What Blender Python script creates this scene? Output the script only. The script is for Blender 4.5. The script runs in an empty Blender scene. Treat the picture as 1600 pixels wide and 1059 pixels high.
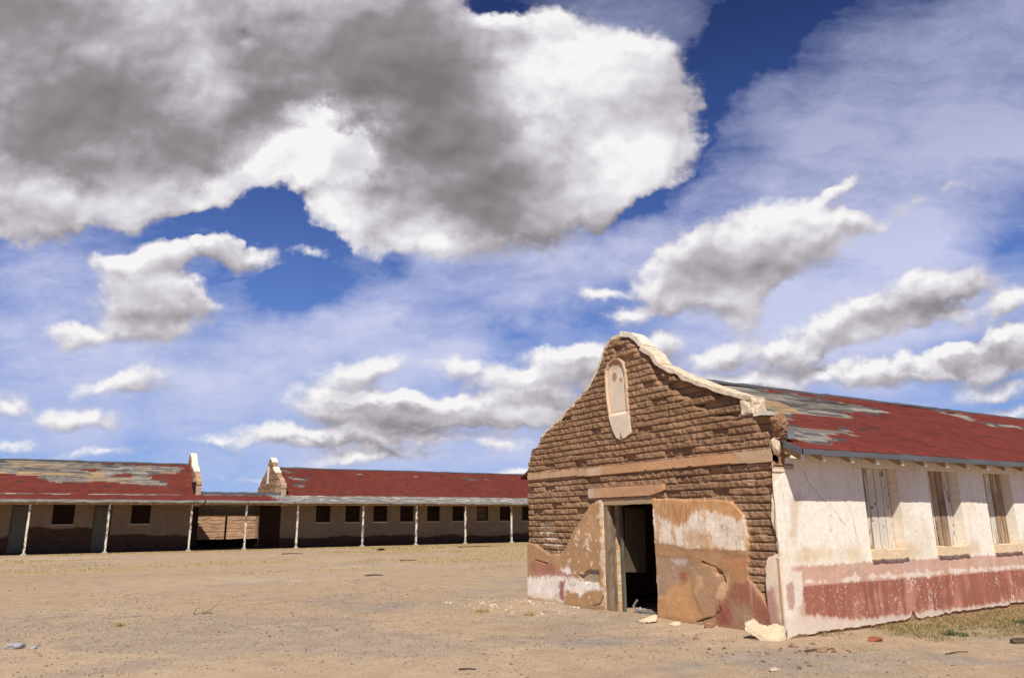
import bpy, bmesh, math, random
import numpy as np
from mathutils import Vector, Matrix
random.seed(7)
rng = np.random.default_rng(11)
S = bpy.context.scene
C = S.collection

# ------------------------------------------------------------------ camera
RM = np.array([[0.853217758514858, -0.11615050911080128, -0.5084569950233582],
               [-0.5214834918155029, -0.20611144480070626, -0.8279933816680396],
               [-0.008626953042173056, 0.9716105863747405, -0.23642851800436648]])
cam_d = bpy.data.cameras.new('camera'); cam = bpy.data.objects.new('camera', cam_d); C.objects.link(cam)
mw = Matrix([list(RM[i]) + [0] for i in range(3)] + [[0, 0, 0, 1]]); mw.translation = Vector((0, 0, 1.7))
cam.matrix_world = mw
cam_d.sensor_width = 36; cam_d.lens = 1171 / 1600 * 36; cam_d.clip_end = 20000; cam_d.clip_start = 0.05
S.camera = cam
S.view_settings.view_transform = 'Standard'; S.view_settings.look = 'None'
S.view_settings.gamma = 1; S.view_settings.exposure = 0.0; S.view_settings.use_curve_mapping = False

# ------------------------------------------------------------------ sun
SUN = Vector((-0.70, -1.0, 1.40)).normalized()
sd_ = bpy.data.lights.new('sun', 'SUN'); sd_.energy = 5.0; sd_.angle = math.radians(0.5); sd_.color = (1, 0.95, 0.86)
sun = bpy.data.objects.new('sun', sd_); C.objects.link(sun)
sun.rotation_euler = SUN.to_track_quat('Z', 'Y').to_euler()
sun_el = math.asin(SUN.z); sun_rot = math.atan2(SUN.x, SUN.y)

# ------------------------------------------------------------------ node helpers
class NT:
    def __init__(s, tree): s.t = tree; s.n = tree.nodes; s.l = tree.links
    def new(s, typ, **kw):
        n = s.n.new(typ)
        for k, v in kw.items(): setattr(n, k, v)
        return n
    def put(s, sock, v):
        if isinstance(v, bpy.types.NodeSocket): s.l.new(v, sock)
        elif v is not None: sock.default_value = v
    def math(s, op, a, b=None, c=None, clamp=False):
        n = s.new('ShaderNodeMath', operation=op); n.use_clamp = clamp
        s.put(n.inputs[0], a)
        if b is not None: s.put(n.inputs[1], b)
        if c is not None: s.put(n.inputs[2], c)
        return n.outputs[0]
    def vmath(s, op, a, b=None, scale=None):
        n = s.new('ShaderNodeVectorMath', operation=op)
        s.put(n.inputs[0], a)
        if b is not None: s.put(n.inputs[1], b)
        if scale is not None: s.put(n.inputs['Scale'], scale)
        return n.outputs['Value'] if op == 'DOT_PRODUCT' else n.outputs[0]
    def noise(s, vec, scale, detail=4, rough=0.55, dist=0, color=False):
        n = s.new('ShaderNodeTexNoise'); s.put(n.inputs['Vector'], vec)
        n.inputs['Scale'].default_value = scale; n.inputs['Detail'].default_value = detail
        n.inputs['Roughness'].default_value = rough; n.inputs['Distortion'].default_value = dist
        return n.outputs['Color' if color else 'Fac']
    def mapr(s, v, a, b, c=0, d=1, smooth=True):
        n = s.new('ShaderNodeMapRange'); n.clamp = True
        n.interpolation_type = 'SMOOTHSTEP' if smooth else 'LINEAR'
        s.put(n.inputs[0], v); s.put(n.inputs[1], a); s.put(n.inputs[2], b); s.put(n.inputs[3], c); s.put(n.inputs[4], d)
        return n.outputs[0]
    def mix(s, f, a, b, mode='MIX'):
        n = s.new('ShaderNodeMix', data_type='RGBA', blend_type=mode)
        s.put(n.inputs[0], f)
        s.put(n.inputs[6], a if not isinstance(a, tuple) else (*a[:3], 1))
        s.put(n.inputs[7], b if not isinstance(b, tuple) else (*b[:3], 1))
        return n.outputs[2]
    def comb(s, x, y, z=0):
        n = s.new('ShaderNodeCombineXYZ'); s.put(n.inputs[0], x); s.put(n.inputs[1], y); s.put(n.inputs[2], z); return n.outputs[0]

# ------------------------------------------------------------------ sky
# cumulus banks: (u, v, ru, rv, rotation in degrees, weight); u to the right, v down, thousandths
# on a tangent plane fixed in the world, facing the direction the clouds stand in
BANK = [(60, 90, 330, 260, 0, 1.25), (40, 330, 120, 50, 0, .8), (190, 300, 210, 62, 0, .9), (345, 305, 60, 42, 0, .7),
        (340, 60, 260, 170, 0, 1.1), (400, 190, 150, 110, 0, 1.0), (130, 270, 240, 80, 0, .9),
        (700, 190, 310, 170, 0, 1.3), (880, 185, 215, 140, 0, 1.2), (580, 290, 175, 95, 22, 1.0), (630, 60, 190, 130, 0, 1.0),
        (850, 280, 160, 80, 0, 1.0), (970, 190, 125, 115, 0, 1.1), (740, 340, 200, 65, 0, 1.0), (975, 280, 60, 60, 0, .7), (960, 320, 40, 40, 0, .5),
        (480, 220, 120, 70, 0, 1.0), (870, 85, 180, 70, 0, .9),
        (415, 335, 62, 55, 0, -1.3), (300, 352, 70, 24, 0, -.8), (388, 58, 34, 16, 20, -.75), (505, 372, 45, 16, 25, -.5), (760, 5, 60, 20, 0, -.8), (1010, 330, 40, 30, 0, -.5),
        (300, 395, 150, 26, -7, .95), (395, 400, 60, 28, -10, .6), (210, 430, 75, 38, 0, .75), (245, 482, 108, 46, 5, 1.15),
        (110, 530, 60, 22, 0, .7), (200, 520, 100, 28, 0, .7), (482, 395, 40, 12, 20, .45), (300, 455, 60, 20, 20, .5), (390, 445, 90, 18, -12, -.5),
        (190, 597, 78, 16, -5, .85), (118, 650, 60, 18, 0, .85), (5, 632, 45, 18, 0, .8), (20, 690, 55, 11, 0, .55), (150, 705, 90, 8, -4, .45), (250, 612, 60, 8, 0, .35),
        (575, 578, 84, 22, -4, .9), (712, 572, 42, 15, 0, .7), (560, 622, 105, 26, 0, .95), (645, 645, 160, 26, 3, .9),
        (570, 682, 160, 20, 0, .95), (430, 672, 66, 18, 0, .7), (350, 688, 42, 10, 0, .6), (565, 714, 120, 13, 0, .85), (600, 662, 180, 12, 0, .5),
        (740, 640, 150, 24, -3, .85), (850, 588, 140, 30, -4, .95), (820, 640, 130, 30, 0, .85), (910, 565, 80, 20, -8, .8),
        (790, 685, 66, 12, 0, .6), (825, 735, 50, 8, 0, .7), (480, 747, 150, 9, 0, .5), (640, 600, 60, 12, 0, -.5), (690, 668, 120, 8, -3, -.5),
        (1180, 395, 175, 70, -16, 1.2), (1080, 420, 105, 52, -22, .85), (1120, 460, 120, 42, 0, .85), (1320, 352, 80, 18, -10, .7),
        (1305, 302, 48, 12, -38, .6), (940, 457, 42, 16, -8, .7), (975, 492, 46, 18, -10, .65), (1160, 500, 55, 24, 0, .5), (1240, 470, 90, 30, -20, -.4),
        (1040, 545, 40, 26, 0, .85), (1130, 550, 56, 18, -20, .85),
        (1340, 505, 160, 36, -14, 1.05), (1460, 452, 120, 34, -12, 1.05), (1240, 542, 66, 20, -10, .85), (1585, 468, 56, 24, -12, .85), (1480, 500, 120, 20, -12, .6),
        (1290, 580, 185, 20, 0, .75), (1150, 597, 85, 13, 0, .65), (1460, 572, 110, 24, -6, .75), (1560, 562, 100, 36, -6, .8), (1500, 530, 90, 10, -14, -.5),
        (1575, 520, 80, 24, 0, .7), (1570, 612, 80, 12, 0, .6), (1590, 640, 60, 10, 0, .5), (1440, 312, 70, 12, -22, .30), (1500, 280, 50, 12, -10, .28),
        (2100, 300, 330, 160, 0, 1.1), (1900, 560, 260, 50, 0, 1.0), (-450, 250, 360, 160, 0, 1.1), (-300, 600, 240, 40, 0, 1.0)]
GREY = [(20, 60, 200, 130, 0, .7), (250, 200, 190, 60, 0, .9), (330, 100, 60, 60, 0, -.5), (100, 310, 90, 40, 0, -.5), (330, 290, 90, 40, 0, -.6), (620, 330, 120, 50, 0, -.5), (700, 380, 140, 40, 0, -.4), (60, 200, 160, 80, 0, .5), (420, 120, 160, 90, 0, .5), (560, 80, 200, 120, 0, .8),
        (650, 220, 160, 110, 30, .9), (740, 270, 150, 90, 0, .7), (690, 130, 120, 90, 0, .6), (880, 215, 90, 60, 0, .25), (560, 170, 120, 60, 0, .4), (830, 370, 200, 50, 0, .3),
        (180, 300, 160, 50, 0, .35), (40, 340, 90, 30, 0, .3), (500, 225, 130, 55, 0, -1.1), (490, 175, 50, 26, 0, -1.3), (570, 240, 90, 36, 0, -.7), (450, 270, 70, 30, 0, -.5), (840, 120, 150, 80, 0, -.35), (960, 230, 120, 110, 0, -.25),
        (1180, 440, 120, 42, -12, .55), (1370, 525, 130, 22, -14, .5), (1480, 478, 90, 18, -12, .45), (1470, 296, 110, 40, -25, .35),
        (250, 505, 90, 16, 0, .4), (290, 470, 60, 20, 0, .25), (660, 655, 160, 12, 0, .4), (600, 634, 120, 9, 0, .4), (880, 605, 120, 12, 0, .4), (570, 690, 150, 7, 0, .4), (1290, 590, 200, 9, 0, .4), (1540, 580, 120, 14, 0, .4)]
world = bpy.data.worlds.new('World'); S.world = world; world.use_nodes = True
wt = NT(world.node_tree); wt.n.clear()
dirv = wt.new('ShaderNodeTexCoord').outputs['Generated']
Rr, Uu, Ff = RM[:, 0], RM[:, 1], -RM[:, 2]
df = wt.math('MAXIMUM', wt.vmath('DOT_PRODUCT', dirv, tuple(Ff)), 0.08)
u = wt.math('ADD', wt.math('MULTIPLY', wt.math('DIVIDE', wt.vmath('DOT_PRODUCT', dirv, tuple(Rr)), df), 1.171), 0.800)
v = wt.math('SUBTRACT', 0.5295, wt.math('MULTIPLY', wt.math('DIVIDE', wt.vmath('DOT_PRODUCT', dirv, tuple(Uu)), df), 1.171))
uv = wt.comb(u, v, 0)

def blob_sum(nt, vec, items, grow=1.0):
    acc = None
    for (x, y, a, b, r, w) in items:
        m = nt.new('ShaderNodeMapping', vector_type='TEXTURE')
        nt.put(m.inputs[0], vec); m.inputs['Location'].default_value = (x / 1000, y / 1000, 0)
        m.inputs['Rotation'].default_value = (0, 0, math.radians(r)); m.inputs['Scale'].default_value = (a * grow / 1000, b * grow / 1000, 1)
        g = nt.new('ShaderNodeTexGradient', gradient_type='SPHERICAL'); nt.put(g.inputs[0], m.outputs[0])
        acc = nt.math('MULTIPLY', g.outputs['Fac'], w) if acc is None else nt.math('MULTIPLY_ADD', g.outputs['Fac'], w, acc)
    return acc

grp = bpy.data.node_groups.new('cloud_density', 'ShaderNodeTree')
grp.interface.new_socket('Vector', in_out='INPUT', socket_type='NodeSocketVector')
grp.interface.new_socket('Density', in_out='OUTPUT', socket_type='NodeSocketFloat')
g = NT(grp); gi = g.new('NodeGroupInput'); go = g.new('NodeGroupOutput')
gv = gi.outputs[0]
grp.interface.new_socket('Smooth', in_out='OUTPUT', socket_type='NodeSocketFloat')
w1 = g.vmath('SUBTRACT', g.noise(gv, 9, 4, .6, color=True), (0.5, 0.5, 0.5))
w2_ = g.vmath('SUBTRACT', g.noise(gv, 26, 7, .62, color=True), (0.5, 0.5, 0.5))
wv = g.vmath('ADD', g.vmath('ADD', gv, g.vmath('SCALE', w1, scale=0.075)), g.vmath('SCALE', w2_, scale=0.022))
BANK = [(x_, y_, a_ * (1.08 if 400 < x_ < 950 else 1.15), b_ * (1.14 if 400 < x_ < 950 else 1.28), r_, w_ * 1.08) if y_ > 540 and w_ > 0 else (x_, y_, a_, b_, r_, w_) for x_, y_, a_, b_, r_, w_ in BANK]
sm = g.math('MINIMUM', blob_sum(g, wv, BANK, 1.18), 0.8)
nv_ = g.vmath('ADD', g.vmath('MULTIPLY', gv, (1, 1.3, 1)), g.vmath('SCALE', w1, scale=0.05))
n1 = g.noise(nv_, 10, 10, .62, 0.1)
ns = g.noise(nv_, 10, 3, .55, 0.1)
nf = g.noise(nv_, 34, 8, .64, 0.1)
bil = None                                              # rounded billows with creases between them
for sc_, am_ in ((15, 1.0), (31, 0.55), (64, 0.32)):
    q_ = g.math('MULTIPLY', g.math('ABSOLUTE', g.math('SUBTRACT', g.noise(nv_, sc_, 1, .5, 0.0), 0.5)), 4.0 * am_)
    if bil is None: bil1 = q_
    bil = q_ if bil is None else g.math('ADD', bil, q_)
bil = g.math('SUBTRACT', bil, 0.75)
nn = g.math('ADD', g.math('MULTIPLY', g.math('SUBTRACT', n1, 0.5), 0.60), g.math('MULTIPLY', g.math('SUBTRACT', nf, 0.5), 0.42))
nn = g.math('ADD', nn, g.math('MULTIPLY', bil, 0.13))
g.l.new(g.math('ADD', sm, g.math('MULTIPLY', nn, g.mapr(sm, 0.0, 0.2, 0.12, 1.0))), go.inputs[0])
g.l.new(g.math('ADD', g.math('ADD', sm, g.math('MULTIPLY', g.math('SUBTRACT', ns, 0.5), 1.0)), g.math('MULTIPLY', bil1, 0.16)), go.inputs[1])

def dens(vec):
    n = wt.new('ShaderNodeGroup'); n.node_tree = grp; wt.l.new(vec, n.inputs[0]); return n.outputs
D0 = dens(uv); d0 = D0[0]
D1 = dens(wt.vmath('ADD', uv, (-0.006, -0.018, 0)))
lowa = wt.mapr(v, 0.36, 0.62)
alpha = wt.mapr(wt.math('MULTIPLY_ADD', lowa, 0.03, d0), 0.06, wt.math('MULTIPLY_ADD', lowa, 0.22, 0.46))
rel = wt.math('SUBTRACT', D0[1], D1[1])                 # >0 : sunlit upper side, <0 : shaded base
relf = wt.math('SUBTRACT', D0[0], D1[0])
warp = wt.vmath('ADD', uv, wt.vmath('SCALE', wt.vmath('SUBTRACT', wt.noise(uv, 6, 5, .6, color=True), (0.5, 0.5, 0.5)), scale=0.14))
gw = wt.vmath('ADD', uv, wt.vmath('SCALE', wt.vmath('SUBTRACT', wt.noise(uv, 4, 7, .62, color=True), (0.5, 0.5, 0.5)), scale=0.24))
gsum = wt.math('MAXIMUM', blob_sum(wt, gw, GREY, 1.45), -0.25)
gsum = wt.math('SUBTRACT', 1.0, wt.math('EXPONENT', wt.math('MULTIPLY', gsum, -1.15)))
soft = wt.noise(wt.vmath('MULTIPLY', uv, (1, 1.4, 1)), 7, 6, .48, 0.2)
low = wt.mapr(v, 0.28, 0.56)
kr = wt.math('MULTIPLY_ADD', low, 0.16, 0.40)
bright = wt.math('ADD', wt.math('MULTIPLY_ADD', low, 0.02, 0.715), wt.math('MULTIPLY', rel, kr))
bright = wt.math('ADD', bright, wt.math('MULTIPLY', relf, 0.10))
bright = wt.math('SUBTRACT', bright, wt.math('MULTIPLY', gsum, 0.72))
bright = wt.math('ADD', bright, wt.math('MULTIPLY', wt.math('SUBTRACT', soft, 0.5), wt.math('MULTIPLY_ADD', low, -0.45, 1.10)), clamp=True)
cr = wt.new('ShaderNodeValToRGB'); wt.put(cr.inputs[0], bright)
e = cr.color_ramp.elements; e[0].position = 0.0; e[0].color = (0.205, 0.185, 0.195, 1); e[1].position = 1.0; e[1].color = (0.93, 0.91, 0.91, 1)
for p, c_ in ((0.3, (0.30, 0.275, 0.295, 1)), (0.6, (0.52, 0.49, 0.53, 1)), (0.8, (0.71, 0.69, 0.74, 1))):
    q = e.new(p); q.color = c_
# blue of the clear sky
sky = wt.new('ShaderNodeTexSky', sky_type='NISHITA'); sky.sun_disc = False; sky.sun_elevation = sun_el; sky.sun_rotation = sun_rot
sky.altitude = 1200; sky.dust_density = 0.4; sky.ozone_density = 2.0
sep = wt.new('ShaderNodeSeparateXYZ'); wt.l.new(dirv, sep.inputs[0])
zr = wt.new('ShaderNodeValToRGB'); wt.put(zr.inputs[0], sep.outputs[2])
e = zr.color_ramp.elements; e[0].position = 0.0; e[0].color = (0.36, 0.50, 0.84, 1); e[1].position = 0.75; e[1].color = (0.014, 0.030, 0.13, 1)
for p, c_ in ((0.12, (0.20, 0.34, 0.74, 1)), (0.28, (0.10, 0.20, 0.56, 1)), (0.42, (0.042, 0.095, 0.33, 1)), (0.58, (0.015, 0.035, 0.15, 1))):
    q = e.new(p); q.color = c_
nish = wt.vmath('SCALE', sky.outputs[0], scale=0.1)
blue = wt.mix(0.10, zr.outputs[0], nish)
# cirrus, combed by the wind
rot = wt.new('ShaderNodeMapping'); wt.put(rot.inputs[0], uv); rot.inputs['Rotation'].default_value = (0, 0, math.radians(42)); rot.inputs['Scale'].default_value = (1.2, 4.2, 1)
ci = wt.noise(wt.vmath('ADD', rot.outputs[0], wt.vmath('SCALE', w1 if False else wt.noise(uv, 5, 4, .6, color=True), scale=0.35)), 2.2, 8, .62)
ci2 = wt.noise(uv, 4.0, 9, .62, 0.4)
veil = blob_sum(wt, warp, [(1400, 230, 480, 300, -38, 1.35), (950, 40, 330, 120, -35, 1.2), (800, 420, 380, 120, -28, 1.5), (620, 500, 340, 140, -20, 1.2), (1300, 480, 550, 170, 0, 1.1),
                           (150, 560, 350, 170, 0, .9), (450, 600, 400, 140, 0, .5), (1500, 130, 300, 200, -38, .8), (1250, 330, 300, 120, -35, .6), (60, 420, 200, 80, 0, .7), (800, 700, 900, 90, 0, .7)])
lane = blob_sum(wt, warp, [(1090, 140, 330, 85, -46, 2.4), (980, 330, 170, 60, -40, 1.2), (1000, 300, 160, 60, -30, .8), (420, 330, 130, 90, 0, 1.0), (1430, 20, 260, 60, -20, .6), (480, 470, 120, 80, 0, .8), (820, 500, 120, 40, -25, .8), (1560, 400, 110, 60, -20, .5)])
cam_ = wt.math('SUBTRACT', wt.math('ADD', wt.math('MULTIPLY', wt.math('MINIMUM', veil, 1.0), 0.75), wt.math('MULTIPLY', wt.math('SUBTRACT', ci, 0.5), 2.1)), wt.math('MULTIPLY', lane, 0.65))
cam_ = wt.math('ADD', cam_, wt.math('MULTIPLY', wt.math('SUBTRACT', ci2, 0.5), 0.55))
calpha = wt.mapr(cam_, -0.02, 0.85, 0, 0.90, False)
zc = wt.new('ShaderNodeValToRGB'); wt.put(zc.inputs[0], sep.outputs[2])
e = zc.color_ramp.elements; e[0].position = 0.0; e[0].color = (0.62, 0.64, 0.82, 1); e[1].position = 0.62; e[1].color = (0.25, 0.28, 0.46, 1)
q = e.new(0.3); q.color = (0.62, 0.64, 0.86, 1)
base = wt.mix(calpha, blue, zc.outputs[0])
full = wt.mix(alpha, base, cr.outputs[0])
bg = wt.new('ShaderNodeBackground'); wt.put(bg.inputs[0], wt.vmath('SCALE', full, scale=10.0)); bg.inputs[1].default_value = 0.1
wo = wt.new('ShaderNodeOutputWorld'); wt.l.new(bg.outputs[0], wo.inputs[0])
world.cycles.sampling_method = 'MANUAL'; world.cycles.sample_map_resolution = 256

# ------------------------------------------------------------------ numpy helpers
_T = rng.random((8, 256, 256))
def vnoise(x, y, k=0):
    x = np.asarray(x, float); y = np.asarray(y, float)
    xi = np.floor(x).astype(int); yi = np.floor(y).astype(int); fx = x - xi; fy = y - yi
    fx = fx * fx * (3 - 2 * fx); fy = fy * fy * (3 - 2 * fy); t = _T[k % 8]
    a = t[yi & 255, xi & 255]; b = t[yi & 255, (xi + 1) & 255]; c = t[(yi + 1) & 255, xi & 255]; d = t[(yi + 1) & 255, (xi + 1) & 255]
    return (a * (1 - fx) + b * fx) * (1 - fy) + (c * (1 - fx) + d * fx) * fy
def fbm(x, y, s=1.0, o=4, k=0, g=0.55):
    r = 0; a = 1; t = 0
    for i in range(o):
        r = r + a * vnoise(x * s * 2 ** i + 17.3 * i + 91 * k, y * s * 2 ** i + 5.1 * i + 37 * k, k + i); t += a; a *= g
    return r / t - 0.5            # about -0.5 .. 0.5
def hashv(a, b, k=0):
    return _T[k % 8][np.asarray(b).astype(int) & 255, np.asarray(a).astype(int) & 255]
def sst(a, b, x):
    t = np.clip((x - a) / (b - a), 0, 1); return t * t * (3 - 2 * t)
def sdf(x, y, poly):             # positive inside
    p = np.array(poly, float); d = np.full(np.shape(x), 1e9); ins = np.zeros(np.shape(x), bool)
    for i in range(len(p)):
        x1, y1 = p[i]; x2, y2 = p[(i + 1) % len(p)]
        ex, ey = x2 - x1, y2 - y1; wx, wy = x - x1, y - y1
        t = np.clip((wx * ex + wy * ey) / (ex * ex + ey * ey + 1e-12), 0, 1)
        d = np.minimum(d, (wx - ex * t) ** 2 + (wy - ey * t) ** 2)
        c = ((y1 > y) != (y2 > y)) & (x < (x2 - x1) * (y - y1) / ((y2 - y1) if y2 != y1 else 1e-9) + x1)
        ins ^= c
    return np.where(ins, 1, -1) * np.sqrt(d)
def blend(col, m, c):
    m = np.clip(m, 0, 1)[..., None]; return col * (1 - m) + (np.array(c, float) if not isinstance(c, np.ndarray) else c) * m
def seg(x, y, x1, y1, x2, y2):   # distance to a segment
    ex, ey = x2 - x1, y2 - y1; t = np.clip(((x - x1) * ex + (y - y1) * ey) / (ex * ex + ey * ey), 0, 1)
    return np.hypot(x - x1 - ex * t, y - y1 - ey * t)

# ------------------------------------------------------------------ materials
def surf_mat(name, bump_scale=60, bump=0.35, dist=0.01, var=0.35, vscale=25, rough=0.92, color=None, stretch=(1, 1, 1), spec=0.15, fine=140, metal=0.0):
    m = bpy.data.materials.new(name); m.use_nodes = True; t = NT(m.node_tree); b = t.n['Principled BSDF']
    pos = t.vmath('MULTIPLY', t.new('ShaderNodeTexCoord').outputs['Object'], stretch)
    if color is None:
        at = t.new('ShaderNodeAttribute', attribute_name='Col'); base = at.outputs['Color']
    else:
        rg = t.new('ShaderNodeRGB'); rg.outputs[0].default_value = (*color, 1); base = rg.outputs[0]
    n1 = t.noise(pos, vscale, 6, .65); n2 = t.noise(pos, fine, 4, .7)
    f = t.math('ADD', t.mapr(n1, .25, .75, 1 - var, 1 + var, False), t.mapr(n2, .25, .75, -var * .6, var * .6, False))
    t.put(b.inputs['Base Color'], t.vmath('SCALE', base, scale=f))
    b.inputs['Roughness'].default_value = rough; b.inputs['Specular IOR Level'].default_value = spec; b.inputs['Metallic'].default_value = metal
    bn = t.new('ShaderNodeBump'); bn.inputs['Strength'].default_value = bump; bn.inputs['Distance'].default_value = dist
    hh = t.math('ADD', t.noise(pos, bump_scale, 7, .65), t.math('MULTIPLY', n1, 0.6))
    t.put(bn.inputs['Height'], hh); t.l.new(bn.outputs[0], b.inputs['Normal'])
    return m
M = {}
M['adobe'] = surf_mat('adobe_wall', 60, .5, .012, .16, 26, .97, fine=110)
M['plaster'] = surf_mat('weathered_plaster', 90, .45, .008, .10, 14, .93, fine=120)
M['shingle'] = surf_mat('asphalt_shingle_roof', 120, .6, .01, .22, 9, .9, fine=220)
M['farshingle'] = surf_mat('far_shingle_roof', 60, .5, .01, .18, 3, .9, fine=90)
M['farplaster'] = surf_mat('far_plaster', 40, .5, .01, .14, 4, .95, fine=60)
M['wood'] = surf_mat('old_grey_wood', 18, .7, .01, .35, 9, .85, color=(.25, .18, .12), stretch=(1, 1, .12), fine=60)
M['woodx'] = surf_mat('weathered_board', 18, .7, .01, .35, 9, .85, color=(.33, .25, .17), stretch=(.1, 1, 1), fine=60)
M['peel'] = surf_mat('peeling_plank', 50, .7, .006, .22, 22, .85, stretch=(1, 1, .25), fine=120)
M['grey'] = surf_mat('grey_board', 40, .4, .006, .25, 6, .7, color=(.115, .12, .125), stretch=(.3, 1, 1), fine=80)
M['palegrey'] = surf_mat('pale_flashing', 30, .4, .01, .4, 4, .6, color=(.26, .25, .23), stretch=(.5, 1, 1), fine=20)
M['soffit'] = surf_mat('tan_soffit_wood', 20, .6, .01, .35, 7, .85, color=(.46, .31, .16), stretch=(1, .2, 1), fine=60)
M['white'] = surf_mat('old_white_paint', 60, .5, .006, .22, 14, .8, color=(.66, .60, .50), fine=90)
M['footing'] = surf_mat('concrete', 40, .7, .01, .3, 10, .95, color=(.42, .38, .31), fine=90)
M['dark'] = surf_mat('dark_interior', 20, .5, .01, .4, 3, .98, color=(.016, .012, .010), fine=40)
M['darkwood'] = surf_mat('dark_wood_and_shade', 20, .6, .01, .4, 4, .85, color=(.030, .014, .010), stretch=(.2, 1, 1), fine=40)
M['doorgrey'] = surf_mat('grey_green_door', 20, .4, .01, .25, 3, .75, color=(.13, .125, .095), fine=40)
M['leaf'] = surf_mat('door_leaf_wood', 20, .6, .01, .35, 6, .85, color=(.115, .085, .052), stretch=(1, 1, .2), fine=60)
M['headwood'] = surf_mat('door_head_wood', 20, .6, .01, .3, 6, .85, color=(.40, .28, .17), stretch=(1, .2, 1), fine=60)
M['rock'] = surf_mat('pale_stone', 22, 1.0, .02, .22, 12, .93, color=(.66, .52, .35), fine=90)
M['chip'] = surf_mat('plaster_chip', 35, .8, .02, .3, 9, .93, color=(.62, .48, .34), fine=90)
M['greyrock'] = surf_mat('grey_stone', 35, .9, .02, .3, 12, .93, color=(.40, .385, .38), fine=90)
M['clod'] = surf_mat('adobe_clod', 35, .9, .02, .3, 12, .97, color=(.36, .21, .115), fine=90)
M['brick'] = surf_mat('red_brick_piece', 35, .9, .02, .3, 12, .93, color=(.33, .11, .06), fine=90)
M['twig'] = surf_mat('dead_twig', 35, .5, .01, .3, 12, .9, color=(.10, .07, .05), fine=90)
M['metal'] = surf_mat('dull_metal', 25, .3, .004, .3, 9, .5, color=(.33, .34, .33), spec=.5, metal=.6)

# ------------------------------------------------------------------ object helpers
def tag(o, label=None, cat=None, group=None, kind=None):
    if label: o['label'] = label
    if cat: o['category'] = cat
    if group: o['group'] = group
    if kind: o['kind'] = kind
    return o
def empty(name, loc=(0, 0, 0)):
    o = bpy.data.objects.new(name, None); o.location = loc; o.empty_display_size = .2; C.objects.link(o); return o
def link(name, me, mat, parent=None, smooth=False):
    if mat is not None: me.materials.append(mat)
    if smooth: me.polygons.foreach_set('use_smooth', np.ones(len(me.polygons), bool))
    o = bpy.data.objects.new(name, me); C.objects.link(o)
    if parent is not None:
        o.parent = parent; o.matrix_parent_inverse = Matrix.Translation(-Vector(parent.location))
    return o
def raw_mesh(name, verts, faces, cols=None):
    me = bpy.data.meshes.new(name); verts = np.asarray(verts, np.float32); faces = np.asarray(faces, np.int32); k = faces.shape[1]
    me.vertices.add(len(verts)); me.vertices.foreach_set('co', verts.ravel())
    me.loops.add(faces.size); me.loops.foreach_set('vertex_index', faces.ravel())
    me.polygons.add(len(faces)); me.polygons.foreach_set('loop_start', np.arange(0, faces.size, k, dtype=np.int32))
    if cols is not None:
        a = me.color_attributes.new('Col', 'FLOAT_COLOR', 'POINT')
        a.data.foreach_set('color', np.concatenate([np.clip(cols, 0, 1), np.ones((len(cols), 1))], 1).astype(np.float32).ravel())
    me.update(calc_edges=True); me.validate(); return me
def sheet(name, mat, parent, pos, keep, col, back, smooth=False):
    """height field with thickness: pos, back (nv+1, nu+1, 3), keep (nv, nu) cells, col per vertex"""
    nv, nu = keep.shape; W = nu + 1; idx = np.arange((nv + 1) * W).reshape(nv + 1, W)
    a, b, c, d = idx[:-1, :-1], idx[:-1, 1:], idx[1:, 1:], idx[1:, :-1]
    N = idx.size; k = keep
    front = np.stack([a[k], b[k], c[k], d[k]], 1)
    faces = [front]
    P = [pos.reshape(-1, 3)]; Cc = [col.reshape(-1, 3)]
    if back is not None:
        P.append(back.reshape(-1, 3)); Cc.append(col.reshape(-1, 3))
        faces.append(np.stack([a[k] + N, d[k] + N, c[k] + N, b[k] + N], 1))
        pad = np.pad(k, 1)
        # skirts use duplicated vertices so that shading stays crisp
        P += [pos.reshape(-1, 3), back.reshape(-1, 3)]; Cc += [col.reshape(-1, 3)] * 2
        for e0, e1, nb in ((a, b, pad[:-2, 1:-1]), (c, d, pad[2:, 1:-1]), (d, a, pad[1:-1, :-2]), (b, c, pad[1:-1, 2:])):
            m = k & ~nb
            faces.append(np.stack([e0[m] + 2 * N, e0[m] + 3 * N, e1[m] + 3 * N, e1[m] + 2 * N], 1))
    F = np.concatenate(faces); V = np.concatenate(P); K = np.concatenate(Cc)
    used = np.zeros(len(V), bool); used[F.ravel()] = True; mp = np.cumsum(used) - 1
    return link(name, raw_mesh(name, V[used], mp[F], K[used]), mat, parent, smooth)
def box(bm, x0, x1, y0, y1, z0, z1):
    v = [bm.verts.new(p) for p in ((x0, y0, z0), (x1, y0, z0), (x1, y1, z0), (x0, y1, z0), (x0, y0, z1), (x1, y0, z1), (x1, y1, z1), (x0, y1, z1))]
    for f in ((0, 3, 2, 1), (4, 5, 6, 7), (0, 1, 5, 4), (1, 2, 6, 5), (2, 3, 7, 6), (3, 0, 4, 7)): bm.faces.new([v[i] for i in f])
    return v
def bmobj(name, bm, mat, parent=None, bevel=0, jitter=0, cuts=0, smooth=False):
    if cuts: bmesh.ops.subdivide_edges(bm, edges=bm.edges[:], cuts=cuts, use_grid_fill=True)
    if bevel: bmesh.ops.bevel(bm, geom=bm.edges[:], offset=bevel, segments=1, affect='EDGES')
    if jitter:
        for v in bm.verts: v.co += Vector((random.uniform(-1, 1), random.uniform(-1, 1), random.uniform(-1, 1))) * jitter
    bmesh.ops.recalc_face_normals(bm, faces=bm.faces[:])
    me = bpy.data.meshes.new(name); bm.to_mesh(me); bm.free(); return link(name, me, mat, parent, smooth)
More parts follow.
